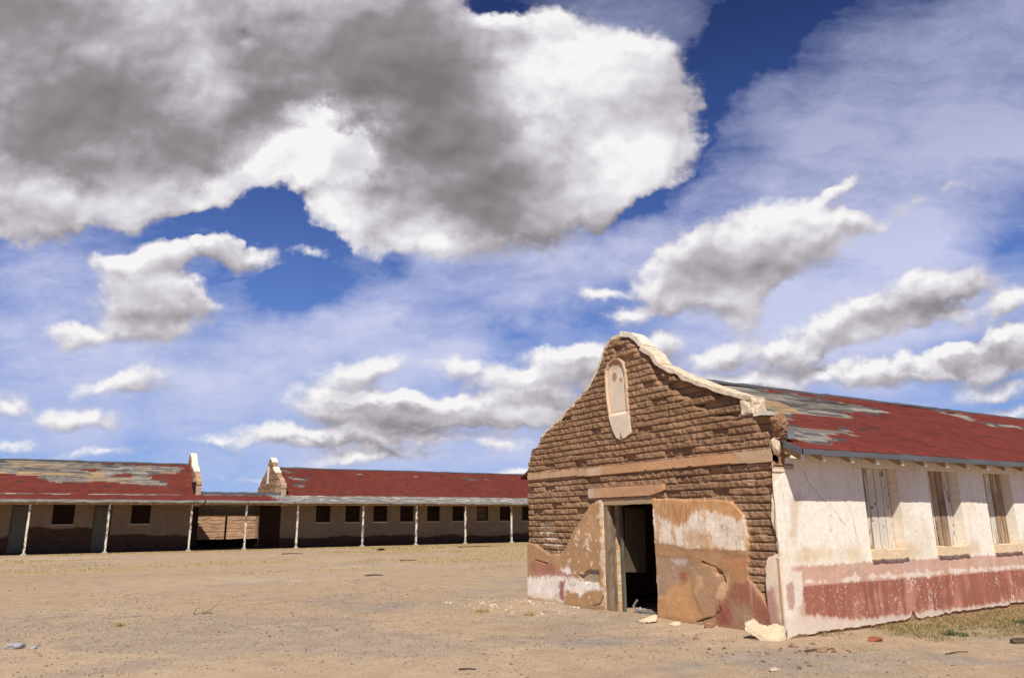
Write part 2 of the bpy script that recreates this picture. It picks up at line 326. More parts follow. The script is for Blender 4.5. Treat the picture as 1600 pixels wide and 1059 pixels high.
def boxobj(name, mat, parent, x0, x1, y0, y1, z0, z1, bevel=0.006, jitter=0):
    bm = bmesh.new(); box(bm, x0, x1, y0, y1, z0, z1); return bmobj(name, bm, mat, parent, bevel, jitter)
def board(name, mat, parent, x0, x1, y0, y1, z0, z1, n=24, jit=.006, axis=0, bevel=0):
    """long board cut into segments along an axis so that its edges can waver"""
    lo, hi = [x0, y0, z0], [x1, y1, z1]; bm = bmesh.new(); rings = []
    o = [i for i in range(3) if i != axis]
    for i in range(n + 1):
        t = i / n; w = [random.gauss(0, jit) for _ in range(4)]; r = []
        for q, (a, b) in enumerate(((0, 0), (1, 0), (1, 1), (0, 1))):
            p = [0, 0, 0]; p[axis] = lo[axis] + (hi[axis] - lo[axis]) * t
            p[o[0]] = (hi if a else lo)[o[0]]; p[o[1]] = (hi if b else lo)[o[1]] + w[q]
            r.append(bm.verts.new(p))
        rings.append(r)
    for A, B in zip(rings, rings[1:]):
        for q in range(4): bm.faces.new((A[q], A[(q + 1) % 4], B[(q + 1) % 4], B[q]))
    bm.faces.new(rings[0]); bm.faces.new(rings[-1])
    return bmobj(name, bm, mat, parent)

# ------------------------------------------------------------------ ground
def axis_pts(segs):
    out = []
    for a, b, s in segs: out += list(np.arange(a, b, s))
    return np.array(out + [segs[-1][1]])
gx = axis_pts([(-4000, -400, 600), (-400, -60, 40), (-60, -8, 4), (-8, 20, .10), (20, 60, .8), (60, 400, 40), (400, 4000, 600)])
gy = axis_pts([(-400, -40, 60), (-40, 0, 5), (0, 4, .5), (4, 20, .08), (20, 58, .4), (58, 100, 3), (100, 400, 40), (400, 6000, 800)])
GX, GY = np.meshgrid(gx, gy)
def gz(x, y):
    near = sst(60, 30, np.hypot(x, y)); r = np.hypot(x, y)
    z = 0.05 * fbm(x, y, .22, 3, 1) * near + 0.018 * fbm(x, y, 1.3, 4, 2) * sst(45, 15, r)
    z = z + 0.010 * fbm(x, y, 6, 3, 3) * sst(22, 12, r)
    z = z + 0.05 * np.exp(-((x - 9.2) / .45) ** 2) * sst(7.4, 8.2, y) * sst(15.5, 14.5, y) * (0.4 + 1.2 * vnoise(x * 2, y * 1.5, 4))   # eroded soil heaped at the wall foot
    z = z + 0.03 * np.exp(-((y - 7.6) / .3) ** 2) * sst(9.6, 10.5, x) * (0.3 + vnoise(x * 2, y * 2, 5))
    z = z - 0.05 * np.exp(-(((x - 7.6) / 1.1) ** 2 + ((y - 10.6) / 1.6) ** 2))
    return z - 0.012
GZ = gz(GX, GY)
gcol = np.zeros(GX.shape + (3,)) + np.array((.465, .330, .21))
n_a = fbm(GX, GY, .16, 5, 1); n_b = fbm(GX, GY, .5, 5, 2); n_c = fbm(GX, GY, 2.2, 4, 3)
gcol = blend(gcol, sst(-.1, .25, n_a + n_b * .5) * .6, (.55, .41, .27))
grav = sst(.0, .16, n_b * .9 + n_a * .4 + .22 * np.exp(-((GY - 14.5 - .12 * GX) / 4.2) ** 2) + .16 * sst(8.3, 6.8, GY) * sst(5, 8, GX) - .10)
gcol = blend(gcol, grav * .62, (.36, .285, .225))
gcol = blend(gcol, .35 * sst(.05, .3, n_c + grav * .1), (.30, .215, .15))
yel = sst(24, 34, GY) * sst(-.12, .16, fbm(GX * .35, GY, .35, 5, 4) + .25 * sst(10, 26, GX + .2 * GY - 6) - .06 + .12 * sst(50, 53, GY))
gcol = blend(gcol, yel * .65, (.46, .335, .155))
gcol = blend(gcol, .5 * sst(.10, .22, fbm(GX * .3, GY, .6, 4, 6)) * sst(22, 30, GY), (.38, .27, .18))
gcol = blend(gcol, .8 * sst(-.1, .1, n_b) * np.exp(-((GY - 14.0) / 1.5) ** 2 - ((GX - 8.6) / 1.1) ** 2), (.56, .41, .27))
gcol = blend(gcol, .7 * sst(7.9, 7.1, GY) * sst(5.6, 6.4, GY) * sst(9.2, 9.9, GX) * sst(-.2, .1, n_b), (.28, .235, .12))
gcol = blend(gcol, .55 * np.exp(-(((GX - 7.6) / 1.0) ** 2 + ((GY - 10.6) / 1.2) ** 2)), (.34, .25, .18))
for gx_, gy_, ra, rb in ((7.1, 7.1, .8, .4), (8.6, 6.3, 1.2, .35), (10.2, 5.6, 1.5, .5), (7.2, 9.4, .6, .5), (6.9, 15.2, .9, .8), (12.3, 5.6, 2.0, .6)):
    gcol = blend(gcol, .75 * np.exp(-(((GX - gx_) / ra) ** 2 + ((GY - gy_) / rb) ** 2)) * sst(-.25, .15, n_c + n_b), (.30, .265, .245))
gcol = blend(gcol, sst(55.5, 56.5, GY) * sst(64, 60, GY), (.07, .045, .03))  # dark strip: shade under porch and passage roofs painted into the ground
gm = bpy.data.materials.new('dry_sandy_ground'); gm.use_nodes = True; t = NT(gm.node_tree); b = t.n['Principled BSDF']
p_ = t.new('ShaderNodeTexCoord').outputs['Object']; base = t.new('ShaderNodeAttribute', attribute_name='Col').outputs['Color']
f1 = t.noise(p_, 2.4, 8, .72); f2 = t.noise(p_, 38, 5, .75); f3 = t.noise(p_, 120, 3, .8); vo = t.new('ShaderNodeTexVoronoi'); t.put(vo.inputs['Vector'], p_); vo.inputs['Scale'].default_value = 55
fac = t.math('ADD', t.mapr(f1, .25, .75, .78, 1.22, False), t.mapr(f2, .3, .7, -.22, .22, False))
fac = t.math('ADD', fac, t.mapr(f3, .3, .7, -.16, .16, False))
c1 = t.vmath('SCALE', base, scale=fac)
sepv = t.new('ShaderNodeSeparateColor'); t.l.new(vo.outputs['Color'], sepv.inputs[0])
c2 = t.mix(t.math('MULTIPLY', t.mapr(sepv.outputs[0], .80, .9), t.mapr(f1, .42, .56, .15, .8)), c1, t.mix(sepv.outputs[1], (.24, .19, .16), (.60, .48, .36)))
t.put(b.inputs['Base Color'], c2); b.inputs['Roughness'].default_value = .97; b.inputs['Specular IOR Level'].default_value = .1
bn = t.new('ShaderNodeBump'); bn.inputs['Strength'].default_value = .55; bn.inputs['Distance'].default_value = .02
t.put(bn.inputs['Height'], t.math('ADD', t.math('ADD', f2, f1), t.math('MULTIPLY', vo.outputs['Distance'], -.8))); t.l.new(bn.outputs[0], b.inputs['Normal'])
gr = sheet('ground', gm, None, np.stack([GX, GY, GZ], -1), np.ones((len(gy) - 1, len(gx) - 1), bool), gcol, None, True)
tag(gr, 'dry sandy ground with gravel and yellowed grass', kind='structure')

# ------------------------------------------------------------------ the main building
F, SY, LY, T = 9.55, 7.87, 14.90, 0.45
MID = 11.4
RIDGE, EAVE, KR = 4.60, 2.72, 1.88 / 3.98
GABLE = [(7.70, 2.92), (7.66, 3.05), (7.68, 3.22), (7.80, 3.30), (8.16, 3.33), (8.18, 3.57), (8.46, 3.66), (9.04, 3.91), (9.66, 4.19), (10.14, 4.46),
         (10.42, 4.56), (10.60, 4.83), (10.82, 5.00), (11.10, 5.27), (11.38, 5.37), (11.73, 5.36), (11.96, 5.22), (12.12, 4.95), (12.24, 4.80), (12.50, 4.53),
         (12.98, 4.24), (13.61, 3.93), (14.43, 3.58), (14.46, 3.35), (14.74, 3.32), (14.82, 3.15), (14.90, 2.95)]
bld = empty('adobe_building', (F + 2, MID, 0))
tag(bld, 'ruined adobe building at right with curved bell gable, open doorway and red shingle roof', 'building')

BR = np.array((.335, .197, .110))
def brick_h(y, z, ch=.122, bl=.42, k=0):
    """protrusion (m) and tone of eroded adobe courses"""
    zz = z + .022 * fbm(y, z, .8, 3, 5 + k) + .016 * fbm(y, z, 6, 3, 2); c = np.floor(zz / ch); vv = zz / ch - c
    bw = bl * (0.85 + .3 * hashv(c, c * 0 + 3, 2)); uu = y / bw + hashv(c, c * 0 + 7, 1) * 5.0 + .04 * fbm(y, z, 5, 2, 2)
    b_ = np.floor(uu); uf = uu - b_
    r1 = hashv(b_ + 31 * c, c, 3); r2 = hashv(b_ + 17 * c, c + 9, 4); r3 = hashv(b_ + 13 * c, c + 5, 6)
    jw = .03 + .10 * r2 * (0.5 + fbm(y, z, 3, 2, 6) + .5)
    ev = sst(0, jw + .09, vv) * sst(0, .05 + .06 * r3, 1 - vv)           # bed joint deeper below
    eu = np.minimum(sst(0, .07, uf), sst(0, .07, 1 - uf)); eu = eu + (1 - eu) * (r3 > .70) * .8
    e_ = ev * (.78 + .22 * eu)
    h = -.056 + .056 * e_ + .012 * (r1 - .5) + .012 * (vv - .5) * (r2 - .2)
    er = fbm(y, z, 1.6, 4, 1 + k)
    h = h + .022 * fbm(y, z, 5, 3, 3 + k) + .034 * fbm(y, z, 15, 3, 1) * (.4 + e_) + .03 * er
    tone = .90 + .26 * (r2 - .5) + .34 * fbm(y, z, 2.2, 4, 2)
    return h, tone, e_, r1, c, b_

def front_wall():
    st = .016
    ys = np.arange(7.62, 14.98, st); zs = np.arange(-.12, 5.44, st); Y, Z = np.meshgrid(ys, zs)
    h, tone, e_, r1, c, b_ = brick_h(Y, Z)
    h = h + .010 * fbm(Y, Z, 30, 2, 7)
    # fallen bricks under the right-hand coping
    dmg = sdf(Y, Z, [(8.35, 3.62), (9.2, 3.97), (10.2, 4.5), (10.6, 4.9), (10.4, 4.3), (9.7, 3.85), (9.2, 3.55), (8.8, 3.45), (8.3, 3.3)])
    loss = sst(-.06, .06, dmg + .25 * fbm(Y, Z, 3, 3, 4)) * (hashv(b_ + 31 * c, c, 5) > .40)
    h = h - .11 * loss
    edge = np.full(Y.shape, 0.0)
    gs = sdf(Y, Z, GABLE + [(14.90, -.3), (7.86, -.3), (7.88, 2.3)])
    h = h - .07 * sst(.16, .02, gs + .08 * fbm(Y, Z, 5, 3, 2)) * (Z > 3.45)
    h = h - .05 * (hashv(b_ + 31 * c, c, 7) > .93) * (Z > 1.2)
    h = h - .10 * sst(8.16, 8.12, Y) * sst(7.78, 7.84, Y) * sst(3.02, 3.06, Z) * sst(3.27, 3.24, Z)
    h = h + .04 * sst(13.9, 14.8, Y) * fbm(Y, Z, 4, 3, 1)
    col = tone[..., None] * BR
    col = blend(col, .85 * sst(.75, .25, e_) * sst(-.3, .05, fbm(Y, Z, 3, 3, 6)), (.13, .078, .045)); col *= (1 + .5 * fbm(Y, Z, 24, 3, 5))[..., None]
    col = blend(col, .35 * sst(.05, .3, fbm(Y, Z, 1.2, 4, 7)), (.52, .33, .20))
    # white-washed joints left of the door
    bo = np.minimum.reduce([seg(Y, Z, 14.45, 1.60, 13.9, 1.60), seg(Y, Z, 14.42, 1.47, 13.9, 1.47), seg(Y, Z, 14.38, 1.62, 14.40, 1.45), seg(Y, Z, 13.95, 1.62, 13.95, 1.45),
                            seg(Y, Z, 14.12, 1.47, 14.12, 1.34), seg(Y, Z, 14.35, 1.34, 13.8, 1.33), seg(Y, Z, 14.3, 1.22, 13.6, 1.2), seg(Y, Z, 13.75, 1.2, 13.7, 1.02)])
    col = blend(col, sst(.032, .012, bo + .03 * fbm(Y, Z, 14, 3, 2)) * .8, (.68, .56, .44))
    N = lambda s, k, o=4: fbm(Y, Z, s, o, k)
    VN = fbm(Y * 3.2, Z * .6, 2.5, 4, 5)                                       # vertical streaks
    def mk(poly, amp=.05, s=5, k=0, w=.010, streak=0): w = w + .018; return sst(-w, w, sdf(Y, Z, poly) + amp * 2 * N(s, k) + (amp * .8 + .045) * nfine + streak * VN)
    nfine = N(17, 3)
    # ---- plaster to the right of the door
    pr = .035 * nfine + .012 * N(40, 2, 2) + sdf(Y, Z, [(10.95, -.3), (10.95, 2.11), (9.77, 2.04), (9.0, 2.02), (8.74, 1.98), (8.52, 1.76), (8.46, 1.44), (8.54, .8), (8.37, .66), (8.25, .52), (8.16, .35), (8.0, .3), (8.0, -.3)]) + .035 * N(6, 1)
    P1 = sst(-.008, .008, pr)
    hp = .030 + .012 * N(2, 2) + .006 * N(14, 3)
    lay1 = mk([(10.7, 1.36), (10.3, 1.31), (9.9, 1.2), (9.25, 1.22), (8.5, 1.12), (8.3, 2.3), (10.7, 2.3)], .02, 6, 2)
    hp = hp + .006 * lay1
    cp = np.zeros(Y.shape + (3,)) + np.array((.60, .305, .130)); cp *= (1 + .30 * N(3, 4) + .15 * nfine)[..., None]
    white = mk([(10.59, 1.89), (10.29, 1.68), (9.92, 1.62), (9.46, 1.85), (9.12, 1.84), (8.87, 1.74), (8.5, 1.74), (8.46, 1.5), (8.51, 1.16), (8.71, 1.11), (8.86, 1.2), (9.25, 1.24), (9.81, 1.17), (9.99, 1.24), (10.32, 1.31), (10.64, 1.33)], .05, 4, 3, .02, .26)
    cp = blend(cp, white * (.9 + .2 * VN), (.86, .75, .60))
    inn = mk([(9.95, 1.52), (9.35, 1.56), (9.2, 1.3), (9.75, 1.22)], .09, 5, 5, .04, .15); cp = blend(cp, inn * .7, (.64, .38, .20))
    cp = blend(cp, .75 * sst(.06, .2, fbm(Y * 3.5, Z * .6, 2.6, 5, 1)) * (Z > 1.2), (.60, .34, .16)); cp = blend(cp, .5 * sst(.04, .2, fbm(Y * 9, Z * .8, 2.6, 4, 4)) * (Z > 1.2), (.66, .42, .23))
    scr = np.minimum.reduce([seg(Y, Z, a, b2, c2, d2) for a, b2, c2, d2 in ((10.40, 2.0, 10.42, 1.72), (10.22, 2.0, 10.24, 1.64), (10.12, 1.98, 9.95, 1.6), (9.88, 1.98, 9.98, 1.6), (9.78, 1.98, 9.8, 1.6), (9.62, 2.0, 9.80, 1.75), (9.52, 1.95, 9.48, 1.62))])
    cp = blend(cp, sst(.010, .004, scr) * .8, (.22, .13, .08))
    low = sst(.0, .02, 1.24 + .07 * sst(9.8, 10.4, Y) + .05 * N(5, 6) - Z)
    cp = blend(cp, low, np.stack([.44 * (1 + .35 * N(3, 2) + .2 * nfine), .252 * (1 + .35 * N(3, 2) + .2 * nfine), .13 * (1 + .35 * N(3, 2) + .2 * nfine)], -1))
    brownish = mk([(8.5, 1.15), (9.0, 1.1), (8.98, .95), (8.8, .8), (8.45, .78)], .03, 5, 5); cp = blend(cp, brownish * .7, (.52, .25, .12))
    gp_ = mk([(10.7, 1.08), (9.78, 1.07), (9.66, .9), (9.77, .80), (10.0, .69), (10.26, .60), (10.48, .36), (10.7, .40)], .04, 5, 6); cp = blend(cp, gp_ * .85, (.40, .26, .165))
    cp = blend(cp, gp_ * sst(.08, .2, N(6, 7)) * .7, (.50, .36, .30)); hp = hp - .006 * gp_
    cp = blend(cp, mk([(10.3, 1.04), (9.85, 1.05), (9.9, .95), (10.2, .98)], .05, 8, 1) * .55, (.66, .56, .50))
    rs = mk([(10.04, .84), (9.84, .84), (9.87, .7), (10.04, .68)], .03, 8, 2, .03); cp = blend(cp, rs * .75, (.36, .10, .06))
    ob = mk([(10.7, .33), (10.3, .5), (9.82, .68), (9.67, .45), (9.5, .29), (9.5, .0), (10.7, .0)], .05, 4, 3, .03); cp = blend(cp, ob * .8, (.60, .33, .15)); hp = hp + .004 * ob
    tp = mk([(9.76, .9), (9.31, .97), (9.12, .79), (9.05, .6), (9.0, .47), (9.2, .36), (9.28, .17), (9.49, .06), (9.68, .4), (9.76, .63)], .025, 5, 4); cp = blend(cp, tp, (.435, .265, .15)); hp = hp + .009 * tp
    o2 = mk([(9.62, .8), (9.5, .78), (9.5, .6), (9.66, .5)], .05, 9, 5); cp = blend(cp, o2 * .6, (.66, .40, .21))
    o3 = mk([(9.12, .72), (8.88, .85), (8.95, .6), (9.1, .42), (9.28, .5)], .06, 8, 6); cp = blend(cp, o3 * .75, (.68, .43, .24))
    rr = mk([(8.80, .74), (8.5, .78), (8.32, .57), (8.0, .35), (7.8, .2), (7.8, -.2), (9.25, -.2), (9.22, .36), (8.95, .52)], .05, 5, 7, .04, .06); cp = blend(cp, rr * .85, (.33, .125, .085)); hp = hp + .010 * rr
    cp = blend(cp, rr * sst(.06, .25, VN + N(4, 2) * .5) * .6, (.55, .32, .24))
    cp = blend(cp, mk([(8.92, .46), (8.58, .44), (8.45, .25), (8.6, .10), (8.92, .10)], .06, 5, 1, .06) * .6, (.40, .29, .185))
    cp = blend(cp, mk([(9.2, .25), (9.0, .3), (8.95, .05), (9.2, .0)], .04, 6, 3, .04) * .6, (.28, .07, .06))
    hole = np.exp(-(((Y - 9.13) / .06) ** 2 + ((Z - .86) / .035) ** 2)); hp = hp - .07 * hole
    crk = np.minimum.reduce([seg(Y, Z, 9.5, 1.02, 9.2, .95), seg(Y, Z, 9.2, .95, 9.02, .80), seg(Y, Z, 9.3, .17, 9.15, .28), seg(Y, Z, 9.15, .28, 9.18, .45), seg(Y, Z, 9.3, .17, 9.7, .05), seg(Y, Z, 9.02, .8, 9.0, .72)]) + .03 * N(7, 2)
    hp = hp - .04 * sst(.012, .002, crk); cp = blend(cp, sst(.018, .004, crk) * .8, (.10, .065, .04))
    st1 = (1 + .30 * N(4, 6) + .22 * N(34, 1, 2) + .12 * VN)[..., None]; cp = cp * st1; cp = blend(cp, .5 * sst(.12, .3, N(7, 5) + .4 * nfine), (.40, .25, .14))
    h = h * (1 - P1) + hp * P1; col = col * (1 - P1[..., None]) + cp * P1[..., None]
    # ---- plaster to the left of the door
    pl = .035 * nfine + .012 * N(40, 2, 2) + sdf(Y, Z, [(15.1, 1.22), (14.85, 1.22), (14.57, 1.19), (14.27, 1.07), (14.02, .99), (13.65, 1.0), (13.4, 1.18), (13.19, 1.43), (12.87, 1.72), (12.56, 1.99), (12.27, 2.12), (11.9, 2.12), (11.9, -.3), (15.1, -.3)]) + .03 * N(6, 3)
    P2 = sst(-.008, .008, pl); hq = .028 + .010 * N(2, 5) + .005 * N(14, 6)
    cq = np.zeros(Y.shape + (3,)) + np.array((.46, .27, .135)); cq *= (1 + .30 * N(3, 1) + .15 * nfine)[..., None]
    cq = blend(cq, sst(.03, .06, .045 - pl + .03 * N(9, 2)) * (Y > 13.2) * .8, (.68, .50, .34))
    wb = mk([(15.1, .42), (14.37, .56), (13.91, .58), (13.66, .74), (13.38, .78), (13.2, .6), (12.9, .50), (12.36, .53), (12.2, .42), (12.79, .36), (12.95, .22), (13.2, .30), (13.45, .32), (13.56, .0), (15.1, .06)], .07, 6, 4, .02, .10)
    cq = blend(cq, wb, (.86, .76, .66))
    rt = mk([(14.8, .84), (14.02, .80), (13.7, .72), (13.23, .60), (13.58, .54), (13.99, .56), (14.33, .52), (14.7, .56)], .07, 8, 6, .02, .12); cq = blend(cq, rt * .85, (.40, .17, .12))
    cq = blend(cq, mk([(13.66, .47), (13.48, .47), (13.56, .1), (13.7, .12)], .05, 8, 3, .02) * .9, (.30, .09, .075))
    cq = blend(cq, mk([(15.1, .12), (13.7, .12), (13.6, -.1), (15.1, -.1)], .08, 6, 5, .04) * .6, (.70, .52, .36))
    fl = sst(.13, .17, N(9, 2) + .35 * N(3, 7) - .02 - .10 * np.abs(Z - 1.0)) * sst(14.0, 13.2, Y); cq = blend(cq, fl * .9, (.76, .60, .45))
    ew = sst(-.03, .02, .13 - (Y - 12.08) + .30 * N(6, 1) + .10 * VN); cq = blend(cq, ew * .92, (.84, .64, .44)); cq = blend(cq, ew * sst(.08, .18, N(8, 6)) * .7, (.60, .34, .16))
    gh = sst(-.01, .01, sdf(Y, Z, [(12.97, .62), (12.8, .66), (12.62, .74), (12.31, .74), (12.31, .51), (12.86, .50)]) + .03 * N(7, 2)); cq = blend(cq, gh, (.36, .28, .20)); hq = hq - .05 * gh
    dc = np.minimum.reduce([seg(Y, Z, 14.6, .86, 14.1, .80), seg(Y, Z, 12.5, .07, 12.3, .12), seg(Y, Z, 12.3, .12, 12.2, .26)]) + .03 * N(8, 3)
    hq = hq - .03 * sst(.014, .003, dc); cq = blend(cq, sst(.014, .003, dc) * .8, (.12, .08, .05))
    st2 = (1 + .30 * N(4, 2) + .22 * N(34, 3, 2) + .12 * VN)[..., None]; cq = cq * st2; cq = blend(cq, .4 * sst(.12, .3, N(7, 1) + .4 * nfine), (.40, .25, .14))
    h = h * (1 - P2) + hq * P2; col = col * (1 - P2[..., None]) + cq * P2[..., None]
    # ---- the return of the side-wall plaster at the right corner
    rp = sdf(Y, Z, [(7.5, 2.60), (7.84, 2.56), (7.90, 2.3), (7.95, 1.95), (7.99, 1.74), (7.93, 1.5), (7.92, 1.2), (8.12, 1.12), (8.18, 1.0), (8.2, .6), (8.16, .2), (8.06, .1), (7.5, .1)]) + .03 * N(7, 4)
    P3 = sst(-.008, .008, rp); hr = .045 + .008 * N(3, 5); cr_ = np.zeros(Y.shape + (3,)) + np.array((.80, .66, .49)); cr_ *= (1 + .18 * N(3, 2))[..., None]
    cr_ = blend(cr_, mk([(8.3, .72), (8.0, .70), (7.98, .15), (8.3, .0)], .08, 5, 3, .06) * .8, (.46, .20, .155))
    cr_ = blend(cr_, sst(.025, .012, np.abs(Y - 7.92 + .012 * N(3, 3))) * (Z < 1.13), (.52, .28, .13))
    ck = np.abs(Y - 7.895 - .10 * fbm(Z, Z * 0, 1.5, 3, 4)) ; m_ = sst(.012, .004, ck) * (Z > 1.15) * (Z < 2.5); hr = hr - .02 * m_; cr_ = blend(cr_, m_ * .8, (.2, .13, .08))
    h = h * (1 - P3) + hr * P3; col = col * (1 - P3[..., None]) + cr_ * P3[..., None]
    # damp, dirty foot
    col = col * (1 - .25 * sst(.12, .0, Z + .1 * N(4, 4)))[..., None]
    col = blend(col, .5 * sst(.10, .0, Z + .12 * N(3, 6)), (.43, .27, .16))
    # the recess behind the fallen niche panel
    nch = sst(-.02, .02, sdf(Y, Z, [(11.86, 3.85), (11.88, 4.6), (11.72, 4.80), (11.53, 4.84), (11.35, 4.77), (11.27, 4.5), (11.26, 3.85), (11.3, 3.4), (11.7, 3.4)])); h = h - .06 * nch
    Yc = .5 * (Y[:-1, :-1] + Y[1:, 1:]); Zc = .5 * (Z[:-1, :-1] + Z[1:, 1:])
    k1 = sdf(Yc, Zc, GABLE + [(14.92, 2.2), (14.87, 1.3), (14.93, 1.22), (14.93, -.3), (7.87, -.3), (7.87, 2.9)]) + .03 * fbm(Yc, Zc, 6, 3, 6) * (Zc > 2.2) + .05 * fbm(Yc, Zc, 5, 3, 2) * (Yc > 14) * (Zc > 1.2) > 0
    door = (Yc < 12.13 + .012 * fbm(Yc, Zc, 8, 3, 2)) & (Yc > 10.635 + .02 * fbm(Yc, Zc, 6, 3, 1)) & (Zc < 2.125)
    keep = k1 & ~door
    sheet('front_wall', M['adobe'], bld, np.stack([F - h, Y, Z], -1), keep, col, np.stack([np.where((Y < 7.93) & (Z > 2.7), F + .14, np.where(Z > 3.05, F + .30, F + T)), Y, Z], -1))
front_wall()

def side_wall():
    xs = axis_pts([(F - .03, 17.2, .0125), (17.2, 36.0, .12)]); zs = np.arange(-.10, 2.9, .0125); X, Z = np.meshgrid(xs, zs)
    N = lambda s, k, o=4: fbm(X, Z, s, o, k)
    VN = fbm(X * 4, Z * .45, 2.0, 4, 5); VN2 = fbm(X * 9, Z * .5, 2.0, 3, 3)
    h = .02 * N(.7, 1, 3) + .006 * N(6, 2) + .004 * N(20, 3)
    col = np.zeros(X.shape + (3,)) + np.array((.86, .79, .67))
    col *= (1 + .10 * N(1.2, 1) + .07 * N(6, 2))[..., None]
    col = blend(col, .45 * sst(.05, .3, N(1.0, 5) + .3 * VN), (.72, .58, .42))
    col = blend(col, .40 * sst(.06, .30, fbm(X * 7, Z * .35, 2.0, 4, 2)) * sst(1.5, 2.8, Z + .5 * N(1, 2)), (.56, .44, .31))
    col = blend(col, .30 * sst(.04, .28, fbm(X * 5, Z * .5, 2.0, 4, 7) + .2 * N(2, 2)) * sst(2.2, 1.1, Z), (.60, .47, .33))
    col *= (1 + .16 * N(28, 4, 2))[..., None]
    # rust-coloured run-off
    col = blend(col, .75 * sst(.0, .3, .35 * np.exp(-((X - 9.98 - .1 * np.sin(Z * 3)) / .14) ** 2) * sst(.9, 1.4, Z) * sst(2.3, 1.9, Z) + 1.3 * N(3, 3) * .5 - .12) * .8, (.60, .42, .25))
    for cx in (10.15, 10.55, 11.3, 12.9, 14.85, 16.8, 18.6): col = blend(col, .6 * sst(.0, 1.0, np.exp(-((X - cx) / .30) ** 2 - ((Z - 1.16) / .16) ** 2) * (1 + 1.6 * N(4, 4)) + .5 * N(9, 2) - .12), (.66, .46, .25))
    # band of red paint
    top = 1.01 + .05 * N(2.5, 6) + .06 * VN2
    pink = sst(-.015, .03, top - Z) * sst(9.62, 9.95, X + .3 * N(3, 2))
    col = blend(col, pink * .90, (1 + .35 * N(2.5, 3) + .25 * VN)[..., None] * np.array((.56, .325, .235))); col = blend(col, pink * .6 * sst(.0, .2, N(3, 7)), (.62, .37, .28)); col = blend(col, pink * .5 * sst(.02, .2, N(2, 3) + VN * .4), (.58, .42, .36))
    bot = .14 + .16 * sst(11.5, 9.8, X) + .04 * N(3, 4) + .10 * VN2
    red = sst(-.01, .03, .72 + .03 * N(3, 5) - Z) * sst(-.02, .04, Z - bot) * sst(9.88, 9.98, X + .3 * N(5, 3))
    redc = (1 + .6 * N(2.2, 1) + .5 * VN + .3 * VN2)[..., None] * np.array((.345, .118, .076)); col = blend(col, red * .9, redc); col = blend(col, red * .75 * sst(.0, .25, N(1.5, 2) + VN * .6 - .6 * (Z - .38)), (.54, .26, .18))
    col = blend(col, red * .5 * sst(.08, .2, fbm(X * 8, Z * .4, 2.0, 4, 6)), (.30, .10, .08))
    scr = sst(.02, .05, .085 * np.exp(-((Z - .765 - .05 * N(1.2, 1)) / .05) ** 2) + .17 * N(7, 6) + .08 * N(22, 2) + .05 * VN - .03) * (pink > .5)
    col = blend(col, scr * .85 * sst(.64, .70, Z) * sst(.90, .84, Z), (.78, .67, .56))
    dots = sst(.245, .28, fbm(X * 1.2, Z * .8, 38, 3, 2) * .9 + .45 * N(3.0, 4) + .25 * VN) * (Z < .9) * (Z > .1); col = blend(col, dots * .85, (.76, .64, .54))
    fade = sst(-.03, .05, bot - Z); col = blend(col, fade * .85 * (Z < .5), (.70, .60, .50)); col = blend(col, fade * .35 * sst(.05, .2, N(5, 7)) * (Z < .5), (.48, .28, .22))
    dl = sst(-.02, .02, sdf(X, Z, [(9.68, .95), (9.98, .92), (9.92, .45), (9.72, .4), (9.66, .6)]) + .06 * N(7, 3)); col = blend(col, dl * .8, (.78, .70, .60))
    rc = sst(-.02, .03, sdf(X, Z, [(9.58, .75), (9.74, .8), (9.78, .55), (9.68, .38), (9.58, .4)]) + .08 * N(7, 5)); col = blend(col, rc * .7, (.42, .18, .15))
    
    # hairline cracks
    XX = X + .13 * N(2.5, 6) + .04 * N(12, 1); ZZ = Z + .13 * N(2.5, 7) + .03 * N(12, 2)
    ck = np.minimum.reduce([seg(XX, ZZ, a, b2, c2, d2) for a, b2, c2, d2 in ((10.15, 2.55, 10.45, 2.2), (10.45, 2.2, 10.62, 2.05), (10.62, 2.05, 11.0, 1.75), (11.0, 1.75, 11.25, 1.3), (10.85, 1.95, 10.8, 1.5), (9.66, 2.4, 9.72, 1.8), (9.72, 1.8, 9.70, 1.15), (11.3, 1.95, 11.5, 1.2))]) + .035 * np.abs(N(6, 2))
    mck = sst(.014, .003, ck) * sst(-.2, .0, N(2, 1)); col = blend(col, mck * .65, (.33, .23, .15)); h = h - .008 * mck
    bb = 2.68 + .04 * N(3, 3); pch = sst(-.02, .02, Z - bb + .28 * sst(9.9, 9.55, X)) ; col = blend(col, pch * .5, (.52, .38, .24))
    pch = sst(.0, .03, sdf(X, Z, [(9.5, 3.0), (9.5, 2.2), (9.72, 2.35), (9.85, 2.62), (10.3, 2.75), (10.3, 3.0)]) + .05 * N(6, 4)); col = blend(col, pch * .75, (.42, .28, .16)); h = h - .015 * pch
    Xc = .5 * (X[:-1, :-1] + X[1:, 1:]); Zc = .5 * (Z[:-1, :-1] + Z[1:, 1:])
    # lower edge of the plaster is broken away above the ground
    le = .02 + .05 * fbm(Xc, Zc * 0, 2.2, 4, 3) + .10 * np.exp(-((Xc - 12.72) / .07) ** 2) + .012 * Xc - .12 + .08 * vnoise(Xc * 9, Xc * 0, 2) * .4
    keep = (Zc > le) & (Zc < 2.86)
    for a, b2 in WINX: keep &= ~((Xc > a) & (Xc < b2) & (Zc > 1.19) & (Zc < 2.545))
    sheet('side_wall', M['plaster'], bld, np.stack([X, SY - h, Z], -1), keep, col, np.stack([X, np.where(X < F + .08, SY + .012, SY + .30), Z], -1))
WINX = [(11.74 + 1.925 * i, 12.74 + 1.925 * i) for i in range(6)]
side_wall()
